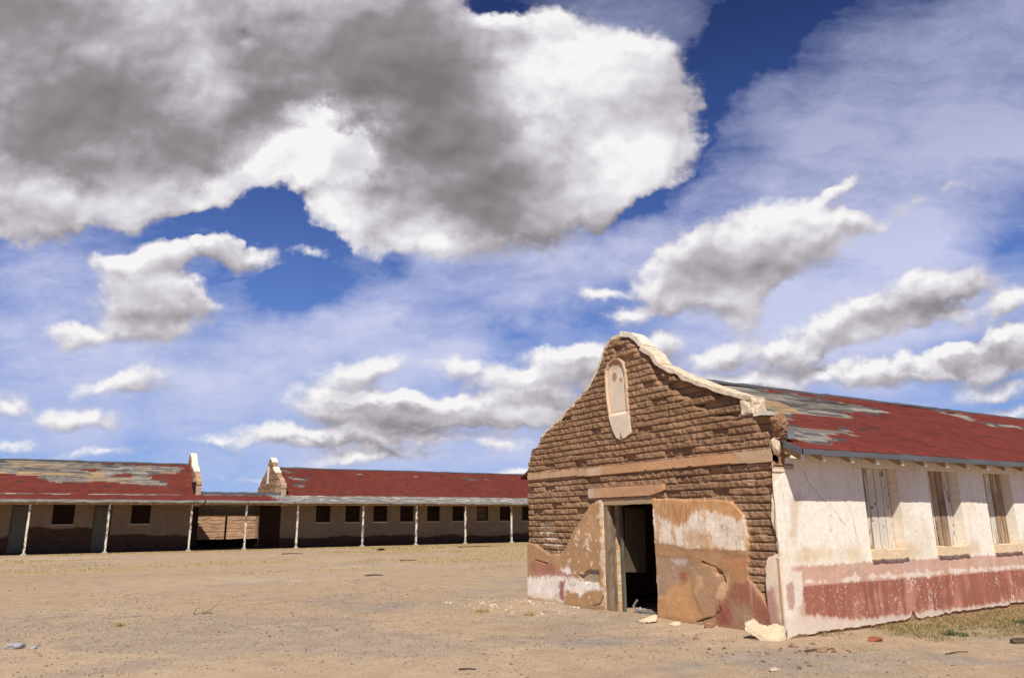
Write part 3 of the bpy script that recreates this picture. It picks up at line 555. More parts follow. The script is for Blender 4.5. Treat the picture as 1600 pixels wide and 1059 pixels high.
# rough dark stem wall behind the broken foot of the plaster, and the remaining walls of the room
def rough_slab(name, x0, x1, y0, y1, z0, z1, mat, parent=bld):
    return boxobj(name, mat, parent, x0, x1, y0, y1, z0, z1, 0, 0)
board('foundation', M['clod'], bld, F + .06, 36, SY + .035, SY + .25, -.3, .28, 60, .006)
rough_slab('rear_wall', 35.6, 36, SY + .4, LY - .5, -.1, 2.75, M['clod'])
rough_slab('left_wall', F + T + .003, 36, LY - .45, LY - .03, -.1, 2.95, M['clod'])
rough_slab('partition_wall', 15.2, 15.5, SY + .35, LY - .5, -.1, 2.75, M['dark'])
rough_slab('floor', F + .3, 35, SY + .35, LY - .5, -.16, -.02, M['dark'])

# windows: planks nailed over the openings, flaking white paint, each different
def window(i, a, b2):
    st = .0125 if i < 4 else .05
    xs = np.arange(a + .012, b2 - .01, st); zs = np.arange(1.195, 2.555, st); X, Z = np.meshgrid(xs, zs)
    npl = 5 if i != 2 else 5; w = (b2 - a) / npl
    tilt = [(0.0, .0), (0.012, .0), (0.0, .0)][i % 3][0]
    Xw = X - a + tilt * (Z - 1.2); p = np.floor(Xw / w); f = Xw / w - p
    r = hashv(p + 11 * i + 2, p * 0 + i + 4, 2); h = .012 * (r - .5) + .003 * fbm(X * 10, Z, 2, 3, i)
    gap = np.minimum(f, 1 - f) * w
    wood = np.zeros(X.shape + (3,)) + np.array((.30, .205, .125)); wood *= (.75 + 1.5 * (fbm(X * 16, Z * .7, 3, 4, i) + .2) + .8 * fbm(X * 2, Z, 1.5, 3, 6))[..., None]
    amt = ([.02, .05, .30, .30, .28], [-.16, .16, -.22, -.20, .22], [.22, -.16, .20, -.05, -.22], [.1, .2, -.1, .2, .1], [.2, -.1, .2, .1, 0], [.2, -.1, .2, .1, 0])[i]
    am = np.array(amt)[np.clip(p, 0, 4).astype(int)]
    paint = sst(-.04, .04, am - .04 + .45 * fbm(X * 3.0, Z * .8, 3, 5, i + 2) + .55 * fbm(X * 14, Z * .7, 2, 4, i + 3) - .12 * sst(1.5, 1.2, Z))
    col = blend(wood, paint * (.85 + .3 * fbm(X * 6, Z, 2, 3, 5)), (.68, .62, .53)); col = blend(col, paint * sst(.22, .27, fbm(X * 2, Z, 9, 4, i)) , (.16, .11, .08))
    col = blend(col, sst(.013, .005, gap), (.04, .03, .022)); h = h - .014 * sst(.014, .004, gap)
    Xc = .5 * (X[:-1, :-1] + X[1:, 1:]) - a; Zc = .5 * (Z[:-1, :-1] + Z[1:, 1:])
    keep = np.ones(Xc.shape, bool)
    if i == 1: keep &= ~(np.abs(Xc - .40 - .05 * (1.6 - Zc)) < .028 * sst(1.95, 1.4, Zc) + .002)
    if i == 2: keep &= ~(np.abs(Xc - .66) < .022 * sst(1.6, 1.25, Zc))
    if i == 0: keep &= ~((np.hypot((Xc - .55), (Zc - 1.95) * .5) < .02))
    y = SY + .18
    wn = empty('window', (a, SY, 1.2)); wn.parent = bld; wn.matrix_parent_inverse = Matrix.Translation(-Vector(bld.location))
    sheet('shutter', M['peel'], None, np.stack([X, y - h, Z], -1), keep, col, np.stack([X, y + .022 + 0 * h, Z], -1)).parent = wn
    wn_off = Matrix.Translation(-Vector((a, SY, 1.2)))
    C.objects[-1].matrix_parent_inverse = wn_off
    s = board('sill', M['sill'], wn, a - .0, b2 + .01, SY - .06, SY + .215, 1.045, 1.19, 14, .006)
    s.matrix_parent_inverse = wn_off
    bm = bmesh.new()
    box(bm, a - .0, a + .05, y + .03, y + .08, 1.2, 2.54); box(bm, b2 - .05, b2, y + .03, y + .08, 1.2, 2.54); box(bm, a + .052, b2 - .052, y + .03, y + .08, 2.48, 2.54)
    fr = bmobj('frame', bm, M['wood'], wn); fr.matrix_parent_inverse = wn_off
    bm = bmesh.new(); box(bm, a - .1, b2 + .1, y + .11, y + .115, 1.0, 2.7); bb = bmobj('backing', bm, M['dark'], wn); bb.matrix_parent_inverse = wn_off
M['sill'] = surf_mat('ochre_sill', 50, .6, .008, .2, 12, .92, color=(.72, .55, .36), fine=90)
for i, (a, b2) in enumerate(WINX[:6]): window(i, a, b2)

# bond beam, lintel
def band(name, y0, y1, z0, z1, proud, colf, zb=None, st=.016, mat='plaster', rag=.012):
    ys = np.arange(y0, y1 + st, st); zs = np.arange(z0 - .05, z1 + .05, st); Y, Z = np.meshgrid(ys, zs)
    h = proud + .010 * fbm(Y, Z, 4, 4, 3) + .006 * fbm(Y, Z, 20, 3, 2); col = colf(Y, Z)
    Yc = .5 * (Y[:-1, :-1] + Y[1:, 1:]); Zc = .5 * (Z[:-1, :-1] + Z[1:, 1:])
    lo = z0 + (0 if zb is None else zb(Yc)); keep = (Zc > lo + rag * 2 * fbm(Yc, Zc, 5, 4, 2)) & (Zc < z1 + rag * 2 * fbm(Yc, Zc, 5, 4, 5)) & (Yc > y0 + .03 * vnoise(Zc * 20, Zc * 0, 1)) & (Yc < y1 - .05 * vnoise(Zc * 20, Zc * 0, 2))
    return sheet(name, M[mat], bld, np.stack([F - h, Y, Z], -1), keep, col, np.stack([F + .12 + 0 * h, Y, Z], -1))
def beamcol(Y, Z):
    c = np.zeros(Y.shape + (3,)) + np.array((.56, .31, .165)); c *= (1 + .3 * fbm(Y * .5, Z * 3, 3, 4, 2))[..., None]
    c = blend(c, sst(8.6, 8.5, Y + .1 * fbm(Y, Z, 6, 3, 1)), (.53, .36, .22)); c = blend(c, sst(12.05, 12.2, Y) * sst(12.65, 12.5, Y) * .8, (.62, .46, .33))
    c = blend(c, sst(12.6, 12.8, Y) * .85, (.56, .37, .225)); c = blend(c, sst(12.6, 12.8, Y) * sst(.0, .2, fbm(Y * 6, Z, 3, 3, 4)) * .6, (.40, .25, .15)); return c
band('bond_beam', 7.86, 14.88, 2.60, 2.76, .035, beamcol, lambda y: -.035 * sst(9, 8, y) + .03 * sst(12.4, 13.2, y))
def lincol(Y, Z):
    c = np.zeros(Y.shape + (3,)) + np.array((.54, .31, .175)); c *= (1 + .3 * fbm(Y * .5, Z * 3, 3, 4, 5))[..., None]
    return blend(c, sst(12.2, 12.5, Y + .2 * fbm(Y, Z, 6, 3, 1)) * .8, (.62, .50, .40))
band('lintel', 10.30, 12.58, 2.15, 2.335, .05, lincol, lambda y: .055 * sst(10.8, 10.3, y))

# coping of the gable: a cap that follows the curve, rounded and chipped
def coping(parent, pts, x0, x1, th, mat, name='coping', chip=.02, step=.03):
    P = np.array(pts, float); L = np.r_[0, np.cumsum(np.hypot(*np.diff(P, axis=0).T))]; n = int(L[-1] / step) + 1
    s = np.linspace(0, L[-1], n); y = np.interp(s, L, P[:, 0]); z = np.interp(s, L, P[:, 1])
    ker = np.ones(5) / 5; ys = np.convolve(np.pad(y, 2, 'edge'), ker, 'valid'); zs_ = np.convolve(np.pad(z, 2, 'edge'), ker, 'valid')
    ty, tz = np.gradient(ys), np.gradient(zs_); l = np.hypot(ty, tz); ny, nz = -tz / l, ty / l; sg = np.where(nz < 0, -1, 1); ny *= sg; nz *= sg
    prof = [(0, -.022), (0, .02), (.03, th * .9), (.5, th), (.97, th * .9), (1, .02), (1, -.022)]
    verts = []; faces = []; m = len(prof)
    for i in range(n):
        for q, (u_, t_) in enumerate(prof):
            c_ = chip * (fbm(np.array(s[i]), np.array(u_ * 3.0), 5, 4, 2) * 2); dn = -.05 * float(vnoise(s[i] * 5, 3.0, 4)) if q in (0, 6) else 0
            t2 = t_ + c_ * .6 + dn; verts.append((x0 + (x1 - x0) * u_ + (c_ * .8 if q in (0, 1) else 0), ys[i] + ny[i] * t2, zs_[i] + nz[i] * t2))
        if i:
            for q in range(m - 1): a = (i - 1) * m + q; faces.append((a, a + 1, a + m + 1, a + m))
    me = bpy.data.meshes.new(name); me.from_pydata(verts, [], faces + [tuple(range(m)), tuple((n - 1) * m + q for q in range(m))]); me.update()
    o = link(name, me, mat, parent, False); return o
M['cope'] = surf_mat('pale_coping', 45, 1.0, .02, .38, 7, .93, color=(.74, .60, .43), fine=70)
M['copewhite'] = surf_mat('white_coping', 45, 1.0, .02, .28, 7, .93, color=(.82, .72, .58), fine=70)
coping(bld, [(8.17, 3.60), (8.46, 3.68), (9.04, 3.92), (9.66, 4.20), (10.14, 4.46), (10.30, 4.52)], F - .03, F + .30 + .02, .035, M['cope'])
coping(bld, [(10.24, 4.50), (10.36, 4.58), (10.48, 4.76), (10.66, 4.88), (10.78, 4.97)], F - .03, F + .30 + .03, .05, M['cope'])
coping(bld, [(10.74, 4.96), (10.86, 5.10), (11.08, 5.27), (11.38, 5.37)], F - .02, F + .30 + .04, .055, M['copewhite'], chip=.04)
coping(bld, [(11.38, 5.37), (11.73, 5.36), (11.96, 5.22), (12.12, 4.95), (12.24, 4.80), (12.50, 4.53), (12.98, 4.24), (13.61, 3.93), (14.43, 3.59)], F + .06, F + .30, .02, M['cope'], chip=.02)
coping(bld, [(7.74, 3.29), (7.95, 3.35), (8.18, 3.33)], F - .03, F + .13, .015, M['copewhite'], chip=.02)
def lump(name, mat, parent, loc, size, rough=.22, sub=3, seed=0, flat=0):
    bm = bmesh.new(); bmesh.ops.create_icosphere(bm, subdivisions=sub, radius=1)
    r_ = random.Random(seed); ax = [Vector((r_.gauss(0, 1), r_.gauss(0, 1), r_.gauss(0, 1))).normalized() for _ in range(9)]; cut = [r_.uniform(.55, .9) for _ in ax]
    for v in bm.verts:
        p = v.co.copy()
        for a, c_ in zip(ax, cut):
            d = p.dot(a)
            if d > c_: p -= a * (d - c_)
        k = 1 + rough * float(fbm(p.x * 2 + seed, p.y * 2 + p.z * 1.7, 1.5, 3, seed % 7))
        p *= k; v.co = Vector((p.x * size[0], p.y * size[1], max(p.z, -.6 if flat else -9) * size[2]))
    me = bpy.data.meshes.new(name); bm.to_mesh(me); bm.free(); o = link(name, me, mat, parent); o.location = loc
    return o
def at_part(o, parent):                       # keep a located child where it is in the world
    o.matrix_parent_inverse = Matrix.Translation(-Vector(parent.location)); return o
bm = bmesh.new(); box(bm, F - .02, F + .30, 8.16, 8.42, 3.345, 3.60); bmobj('coping_end_block', bm, M['cope'], bld, .015, .010, 2)
lump('broken_corner', M['clod'], bld, (F + .03, 7.74, 3.14), (.15, .12, .15), 1.1, 4, 9)
lump('corner_plaster', M['chip'], bld, (F + .0, 7.80, 2.80), (.07, .07, .17), .35, 3, 5)
bm = bmesh.new(); box(bm, F + .10, F + .24, 7.63, 7.645, 2.90, 3.02); bmobj('flashing', bm, M['metal'], bld)

# niche panel
def niche():
    st = .012; ys = np.arange(11.12, 12.0, st); zs = np.arange(3.2, 4.95, st); Y, Z = np.meshgrid(ys, zs)
    poly = [(11.88, 4.55), (11.86, 4.70), (11.76, 4.83), (11.58, 4.89), (11.42, 4.86), (11.30, 4.76), (11.24, 4.58), (11.22, 4.2), (11.20, 3.8), (11.17, 3.45), (11.17, 3.33), (11.30, 3.27), (11.40, 3.25), (11.46, 3.40), (11.50, 3.25), (11.58, 3.28), (11.68, 3.42), (11.80, 3.72), (11.86, 4.1)]
    d = sdf(Y, Z, poly) + .010 * fbm(Y, Z, 9, 3, 2)
    rim = sst(.035, .06, d); up = sst(3.72, 3.80, Z)
    h = .05 - .045 * rim * up + .006 * fbm(Y, Z, 6, 4, 1)
    col = np.zeros(Y.shape + (3,)) + np.array((.74, .61, .46)); col *= (1 + .2 * fbm(Y * 3, Z, 4, 4, 2))[..., None]
    col = blend(col, sst(.10, .02, d) * up * .6, (.62, .40, .23)); col = blend(col, rim * up * sst(.10, .07, d) * .5 * (Y > 11.5), (.48, .26, .12))
    col = blend(col, sst(.10, .07, np.hypot((Y - 11.62) * 1.2, (Z - 4.52) * .8) + .05 * fbm(Y, Z, 8, 3, 3)), (.42, .26, .15)); col = blend(col, sst(.05, .03, np.hypot(Y - 11.42, (Z - 4.42) * .8) + .04 * fbm(Y, Z, 9, 3, 4)), (.46, .29, .17))
    col = blend(col, .7 * sst(.018, .008, np.abs(Z - 3.80 + .02 * fbm(Y, Z, 4, 3, 2) * 2)), (.45, .25, .13))
    col = blend(col, .9 * up * sst(.22, .02, np.hypot((Y - 11.56) * .6, Z - 4.83)), (.46, .28, .16))
    dc = .5 * (d[:-1, :-1] + d[1:, 1:])
    ln = .03 * (4.9 - Z)
    sheet('niche_panel', M['plaster'], bld, np.stack([F - h + .01, Y, Z], -1), dc > 0, col, np.stack([F + .04 + 0 * h, Y, Z], -1))
niche()

# door frame and the hanging half door
board('door_frame_head', M['headwood'], bld, F - .012, F + .16, 10.645, 12.10, 2.0, 2.118, 12, .004, axis=1)
board('door_jamb', M['wood'], bld, F + .0, F + .13, 12.02, 12.125, -.05, 2.0, 16, .006, axis=2)
board('door_jamb', M['wood'], bld, F + .17, F + .22, 12.04, 12.12, -.05, 2.0, 16, .006, axis=2)
board('door_post', M['doorgrey'], bld, F + .30, F + .35, 11.95, 12.0, -.03, 2.0, 10, .003, axis=2)
dl = empty('door', (F + .36, 11.96, .7)); dl.parent = bld; dl.matrix_parent_inverse = Matrix.Translation(-Vector(bld.location))
bm = bmesh.new(); box(bm, 0, .52, -.02, .02, .02, 1.25); lf = bmobj('door_leaf', bm, M['leaf'], None, .004, .004, 3); lf.parent = dl; lf.rotation_euler = (0, math.radians(3), math.radians(2))

# roof
def shingle_roof(name, parent, xs, ss, y0, z0, ky, kz, keepf, patch, mat, red=(.165, .034, .022), ex=.135, tab=.30, thick=.05, orange=None, holes=None, sgn=1, var=1.0, greyrow=None, sag=0):
    X, Sv = np.meshgrid(xs, ss); k_ = 0
    row = np.floor(Sv / ex); rf = Sv / ex - row; tb = tab * (1 + 0 * row); uo = hashv(row, row * 0 + 2, 1)
    cell = np.floor(X / tb + uo * 3); cf = X / tb + uo * 3 - cell
    cxm = (cell + .5 - uo * 3) * tb; cym = (row + .5) * ex
    rnd = hashv(cell + 7 * row, row, 3); rnd2 = hashv(cell + 29 * row, row + 3, 4)
    pv = patch(cxm, cym) + .16 * (rnd - .5) * var
    bare = pv > 0
    torn = (pv > -.05) & ~bare & (rnd2 > .5)
    h = .010 * (1 - rf) + .004 * (rnd - .5)
    col = np.zeros(X.shape + (3,)) + np.array(red)
    col *= (1 + .28 * (rnd2 - .5) + .35 * fbm(X, Sv, .6, 4, 3) + .15 * fbm(X, Sv, 6, 3, 5))[..., None]
    col = blend(col, sst(.2, .0, rf) * .6, (.10, .018, .016))
    col = np.where(((rnd2 > .994) & ~bare)[..., None], np.array((.05, .03, .03)), col)
    # bare boards
    bw = .16; br = np.floor(Sv / bw); bf = Sv / bw - br; bs = hashv(np.floor(X / 2.3 + br * .37), br, 5)
    bc = np.zeros(X.shape + (3,)) + np.array((.21, .185, .155)); bc *= (.36 + .95 * bs + .7 * fbm(X * .6, Sv * 9, 2, 4, 6))[..., None]
    bc = blend(bc, (hashv(np.floor(X / .55 + br * .7), br, 2) > .72) * .85, (.075, .07, .07))
    bc = blend(bc, sst(.0, .16, fbm(X * .5, Sv * 4, 2.2, 4, 1)) * .5, (.36, .31, .25))
    if orange is not None: bc = blend(bc, orange(X, Sv) * (.35 + .6 * sst(-.1, .1, fbm(X * .8, Sv * 12, 2, 3, 7))), (.44, .27, .12))
    gapm = sst(.07, .02, np.minimum(bf, 1 - bf)); bc = blend(bc, gapm * .8, (.03, .025, .02))
    col = np.where(bare[..., None], bc, col); h = np.where(bare, -.012 - .01 * gapm + .006 * (bs - .5), h)
    col = np.where(torn[..., None], np.array((.055, .045, .045)) * (1 + .6 * (rnd2[..., None])), col); h = np.where(torn, .02 * rf * rnd + .004, h)
    if greyrow is not None:
        m = greyrow(cxm, cym) + .3 * (rnd - .5) > 0; gc = np.zeros(X.shape + (3,)) + np.array((.21, .19, .17)); gc *= (.5 + 1.1 * rnd2)[..., None]; gc = blend(gc, rnd > .82, (.48, .44, .38))
        col = np.where(m[..., None], gc, col)
    z = z0 + kz * Sv + sag * fbm(X, Sv, .25, 2, 2); y = y0 + ky * Sv
    P = np.stack([X, y - sgn * kz * h, z + abs(ky) * h], -1); Bk = np.stack([X, y, z - thick], -1)
    Xc = .5 * (X[:-1, :-1] + X[1:, 1:]); Sc = .5 * (Sv[:-1, :-1] + Sv[1:, 1:]); keep = keepf(Xc, Sc)
    if holes is not None: keep &= ~holes(Xc, Sc)
    return sheet(name, mat, parent, P, keep, col, Bk)
cs = math.cos(math.atan(KR)); sn = math.sin(math.atan(KR)); YE = 7.42
S1 = (MID - YE) / cs
def yx(poly): return [(x, (y - YE) / cs) for x, y in poly]
UP = yx([(9.5, 11.42), (13.3, 11.40), (13.6, 11.18), (15.36, 11.12), (14.63, 10.85), (15.83, 10.72), (16.7, 10.50), (16.5, 10.12), (15.18, 10.12), (14.1, 9.95), (14.24, 9.61), (12.99, 9.48), (12.3, 9.60), (11.6, 9.1), (11.36, 8.90), (10.9, 9.0), (9.8, 9.2)])
LOW = yx([(9.5, 8.75), (10.99, 8.85), (11.03, 8.60), (11.16, 8.50), (12.6, 8.60), (12.4, 8.35), (11.34, 8.18), (11.38, 7.95), (10.98, 7.72), (10.31, 7.68), (10.1, 7.9), (9.5, 8.05)])
ST = yx([(20.6, 10.46), (22.5, 10.50), (22.9, 10.18), (20.8, 10.12)]); DH = yx([(20.4, 11.25), (21.6, 11.28), (21.2, 10.95), (20.9, 10.40), (20.6, 10.5), (20.3, 11.0)])
def patch_main(x, s): return np.maximum.reduce([sdf(x, s, UP), sdf(x, s, LOW), sdf(x, s, ST) - .04, sdf(x, s, DH) - .05])
def orange_main(x, s): return sst(-.05, .03, sdf(x, s, yx([(12.2, 10.25), (12.95, 10.42), (12.7, 9.6), (12.05, 9.5), (11.9, 9.8)])) + .1 * fbm(x, s * 4, 3, 3, 2))
roof = shingle_roof('roof', bld, axis_pts([(9.66, 18, .03), (18, 36.2, .06)]), np.arange(0, S1 + .02, .022), YE, EAVE, cs, sn,
             lambda x, s: (x > F + T + .05) | (YE + s * cs < 7.70), patch_main, M['shingle'], orange=orange_main, sag=.10,
             holes=lambda x, s: (sdf(x, s, yx([(20.5, 11.2), (21.3, 11.22), (21.0, 11.08), (20.6, 11.1)])) > 0) | (sdf(x, s, yx([(15.0, 10.76), (15.6, 10.72), (15.5, 10.62), (15.0, 10.66)])) > 0) | (sdf(x, s, yx([(16.0, 10.50), (16.45, 10.46), (16.3, 10.40)])) > 0))
shingle_roof('roof', bld, axis_pts([(9.66, 36.2, .25)]), np.arange(0, S1 + .02, .2), 2 * MID - YE, EAVE, -cs, sn, lambda x, s: (x > F + T + .05) | (s < .4), lambda x, s: x * 0 - 1, M['farshingle'], sgn=-1)
board('ridge_cap', M['ridgecap'] if 'ridgecap' in M else M['grey'], bld, F + T + .06, 36.2, MID - .09, MID + .09, RIDGE - .03, RIDGE + .025, 90, .007)
board('fascia', M['grey'], bld, 9.62, 36.2, YE - .03, YE - .005, EAVE - .075, EAVE + .012, 80, .005)
# the barge board that climbs from the eave corner to the parapet
bm = bmesh.new(); vs = [bm.verts.new(p) for p in ((9.63, YE - .03, EAVE - .085), (9.655, YE - .03, EAVE - .085), (9.655, YE + .30, EAVE + .05), (9.63, YE + .30, EAVE + .05),
    (9.63, YE - .03, EAVE + .012), (9.655, YE - .03, EAVE + .012), (9.655, YE + .30, EAVE + .155), (9.63, YE + .30, EAVE + .155))]
for f in ((0, 3, 2, 1), (4, 5, 6, 7), (0, 1, 5, 4), (1, 2, 6, 5), (2, 3, 7, 6), (3, 0, 4, 7)): bm.faces.new([vs[i] for i in f])
bmobj('barge_board', bm, M['grey'], bld)
def tail_mesh():
    bm = bmesh.new(); c = [(-.44 + .03, -.10), (-.44 + .03, -.02), (.35, .345), (.35, .22), (-.30, -.115)]
    yz = [(-.415, -.165), (-.415, -.055), (.0, .14), (.0, .03), (-.36, -.175)]
    a = [bm.verts.new((-.022, y, z)) for y, z in yz]; b = [bm.verts.new((.022, y, z)) for y, z in yz]
    bm.faces.new(a); bm.faces.new(b[::-1])
    for i in range(5): bm.faces.new((a[i], a[(i + 1) % 5], b[(i + 1) % 5], b[i]))
    bmesh.ops.recalc_face_normals(bm, faces=bm.faces[:]); me = bpy.data.meshes.new('rafter_tail'); bm.to_mesh(me); bm.free(); me.materials.append(M['soffit']); return me
tm = tail_mesh()
bm = bmesh.new(); box(bm, -.026, .026, -.43, -.405, -.185, -.06); tipm = bpy.data.meshes.new('painted_tip')
for v in bm.verts:
    if v.co.z < -.1: v.co.x *= 1.25
bm.to_mesh(tipm); bm.free(); tipm.materials.append(M['white'])
for x in [9.72, 10.22] + [10.9 + .68 * i for i in range(32)]:
    o = bpy.data.objects.new('rafter_tail', tm); C.objects.link(o); o.parent = bld; o.matrix_parent_inverse = Matrix.Translation(-Vector(bld.location)); o.location = (x + random.uniform(-.015, .015), SY, EAVE + .03 + random.uniform(-.006, .004))
    p = bpy.data.objects.new('painted_tip', tipm); C.objects.link(p); p.parent = o
# soffit boards
board('soffit', M['soffit'], bld, 9.67, 36, YE + .0, SY + .2, EAVE - .058, EAVE - .052, 2, 0)
bpy.data.objects.remove(C.objects[-1])

# ------------------------------------------------------------------ the two long buildings across the yard
def far_gable(x0, x1, mid, dz, parent, seed, name='gable_parapet', st=.04):
    off = 60.5 - MID; ys = np.arange(7.6 + off, 15.0 + off, st); zs = np.arange(2.9, 7.1, st); Y, Z = np.meshgrid(ys, zs)
    h, tone, e_, r1, c, b_ = brick_h(Y, Z, .13, .36, seed); col = tone[..., None] * BR * 1.08
    G = [(y + off, z + dz) for y, z in GABLE]
    pl = sst(-.02, .02, sdf(Y, Z, [(off + 7.6, 5.6), (off + 8.5, 5.3), (off + 9.4, 4.6), (off + 9.6, 3), (off + 7.5, 3)]) + .3 * fbm(Y, Z, 2, 4, 3))
    col = blend(col, pl * .6, (.60, .42, .28))
    Yc = .5 * (Y[:-1, :-1] + Y[1:, 1:]); Zc = .5 * (Z[:-1, :-1] + Z[1:, 1:])
    keep = sdf(Yc, Zc, G + [(14.9 + off, 2.5), (7.8 + off, 2.5)]) + .05 * fbm(Yc, Zc, 3, 3, 6) > 0
    return sheet(name, M['adobe'], parent, np.stack([x0 - h, Y, Z], -1), keep, col, np.stack([x1 + 0 * h, Y, Z], -1))
def far_wall(parent, x0, x1, y, z1, wins, doors, dadof, seed, name='wall'):
    xs = np.arange(x0, x1 + .05, .05); zs = np.arange(-.1, z1, .05); X, Z = np.meshgrid(xs, zs)
    N = lambda s, k: fbm(X, Z, s, 4, k)
    col = np.zeros(X.shape + (3,)) + np.array((.235, .18, .122)); col *= (1 + .22 * N(.8, 1) + .15 * fbm(X * 3, Z * .4, 2, 3, 2))[..., None]  # plaster tone lowered to hold the porch shade in its colour
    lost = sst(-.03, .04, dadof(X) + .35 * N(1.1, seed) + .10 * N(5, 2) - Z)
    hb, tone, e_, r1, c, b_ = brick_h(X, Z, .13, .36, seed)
    h = .02 + .01 * N(3, 2); h = h * (1 - lost) + (hb - .02) * lost; col = col * (1 - lost[..., None]) + (np.array((.085, .050, .034)) * tone[..., None]) * lost[..., None]  # bare adobe where plaster is lost, porch shade darkened into its colour
    Xc = .5 * (X[:-1, :-1] + X[1:, 1:]); Zc = .5 * (Z[:-1, :-1] + Z[1:, 1:]); keep = np.ones(Xc.shape, bool)
    for a, b2 in wins: keep &= ~((Xc > a) & (Xc < b2) & (Zc > 1.78) & (Zc < 2.98))
    for a, b2 in doors: keep &= ~((Xc > a) & (Xc < b2) & (Zc < 2.95))
    return sheet(name, M['farplaster'], parent, np.stack([X, y - h, Z], -1), keep, col, np.stack([X, y + .3 + 0 * h, Z], -1))
def far_window(parent, a, b2, y, style):
    bm = bmesh.new(); yy = y + .10
    box(bm, a, a + .07, yy, yy + .06, 1.78, 2.98); box(bm, b2 - .07, b2, yy, yy + .06, 1.78, 2.98); box(bm, a + .07, b2 - .07, yy, yy + .06, 2.90, 2.98); box(bm, a + .07, b2 - .07, yy, yy + .06, 1.78, 1.85)
    box(bm, a + .07, b2 - .07, yy + .01, yy + .05, 2.36, 2.41)
    w = bmobj('window', bm, M['darkwood'], parent)
    bm = bmesh.new(); n = 6; hh = (2.90 - 1.85) / n
    for i in range(n):
        if style == 1 and i in (1,): continue
        if style == 2 and i in (4, 5): continue
        box(bm, a + .075, b2 - .075, yy + .055 + .004 * (i % 2), yy + .075, 1.85 + i * hh + .008, 1.85 + (i + 1) * hh - .008)
    s = bmobj('boards', bm, M['farboard'] if style == 3 else M['darkwood'], None); s.parent = w
    bm = bmesh.new(); box(bm, a - .06, b2 + .06, y - .07, y + .09, 1.70, 1.775); s = bmobj('sill', bm, M['footing'] if style != 4 else M['white'], None, .01); s.parent = w
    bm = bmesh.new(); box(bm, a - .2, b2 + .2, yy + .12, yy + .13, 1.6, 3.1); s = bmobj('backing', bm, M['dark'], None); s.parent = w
M['farboard'] = surf_mat('tan_boards', 20, .6, .01, .4, 4, .85, color=(.12, .08, .045), stretch=(.2, 1, 1), fine=40)
def far_door(parent, a, b2, y):
    bm = bmesh.new(); yy = y + .09; w = b2 - a
    box(bm, a + .03, b2 - .03, yy, yy + .05, .06, 2.9)
    for z0, z1 in ((.25, 1.0), (1.15, 1.9), (2.05, 2.7)):
        box(bm, a + .15, a + w / 2 - .05, yy - .015, yy - .001, z0, z1); box(bm, a + w / 2 + .05, b2 - .15, yy - .015, yy - .001, z0, z1)
    d = bmobj('door', bm, M['doorgrey'], parent)
    bm = bmesh.new(); box(bm, b2 - .12, b2 - .08, yy - .05, yy - .002, 1.3, 1.42); h = bmobj('handle', bm, M['metal'], None); h.parent = d
    bm = bmesh.new(); box(bm, a - .1, b2 + .1, yy + .3, yy + .31, 0, 3.1); h = bmobj('backing', bm, M['dark'], None); h.parent = d  # dark backing board added behind the door to keep daylight out
def post(parent, x, y, z1=2.95, lean=0, mat='postpaint', rough=.006):
    bm = bmesh.new(); n = 14; rings = []
    for i in range(n + 1):
        z = .08 + (z1 - .08) * i / n; w = .055; r = [bm.verts.new((x + sx * w + lean * z + random.gauss(0, rough), y + sy * w + random.gauss(0, rough), z)) for sx, sy in ((-1, -1), (1, -1), (1, 1), (-1, 1))]
        rings.append(r)
    for A, B in zip(rings, rings[1:]):
        for q in range(4): bm.faces.new((A[q], A[(q + 1) % 4], B[(q + 1) % 4], B[q]))
    p = bmobj('post', bm, M[mat], parent)
    bm = bmesh.new(); v = box(bm, x - .17, x + .17, y - .17, y + .17, -.1, .12)
    for q in v[4:]: q.co.x = x + (q.co.x - x) * .75; q.co.y = y + (q.co.y - y) * .75
    f = bmobj('footing', bm, M['footing'], None, .02, .01); f.parent = p
    return p
# post paint: white with bare brown patches
m = bpy.data.materials.new('flaking_white_post'); m.use_nodes = True; t = NT(m.node_tree); b = t.n['Principled BSDF']
p_ = t.new('ShaderNodeTexCoord').outputs['Object']; pn = t.noise(t.vmath('MULTIPLY', p_, (1, 1, .45)), 6, 6, .7)
t.put(b.inputs['Base Color'], t.mix(t.mapr(pn, .50, .56), (.72, .66, .55), (.20, .13, .08))); b.inputs['Roughness'].default_value = .85
M['postpaint'] = m

YW, YP = 56.9, 53.6
KP = .5 / 3.3
def porch(parent, x0, x1, greyf, name='porch_roof', z0=3.2, y1=YW - .0, gz=None):
    cp_, sp_ = math.cos(math.atan(KP)), math.sin(math.atan(KP)); L = (y1 - YP) / cp_
    shingle_roof(name, parent, np.arange(x0, x1 + .07, .07), np.arange(0, L + .06, .055), YP, z0, cp_, sp_, lambda x, s: x > -1e9, lambda x, s: x * 0 - 1, M['farshingle'], ex=.2, tab=.5, thick=.05, greyrow=greyf, sag=.05)
    board('gutter', M['palegrey'], parent, x0, x1, YP - .06, YP - .01, z0 - .12, z0 + .02, int((x1 - x0) / .5), .016)
    board('porch_beam', M['soffit'], parent, x0, x1, 53.92, 54.08, 2.95, 3.12, int((x1 - x0) / .7), .008)
    # ends of the porch rafters hanging under the gutter
    bm = bmesh.new()
    for x in np.arange(x0 + .1, x1, .55):
        xx = x + random.uniform(-.05, .05); box(bm, xx - .03, xx + .03, YP - .0, 53.9, z0 - .20 - random.uniform(0, .03), z0 - .06)
    bmobj('rafter_ends', bm, M['soffit'], parent)
    o = C.objects[-1]; o['kind'] = 'stuff'; o['label'] = 'row of small rafter ends under the porch gutter'

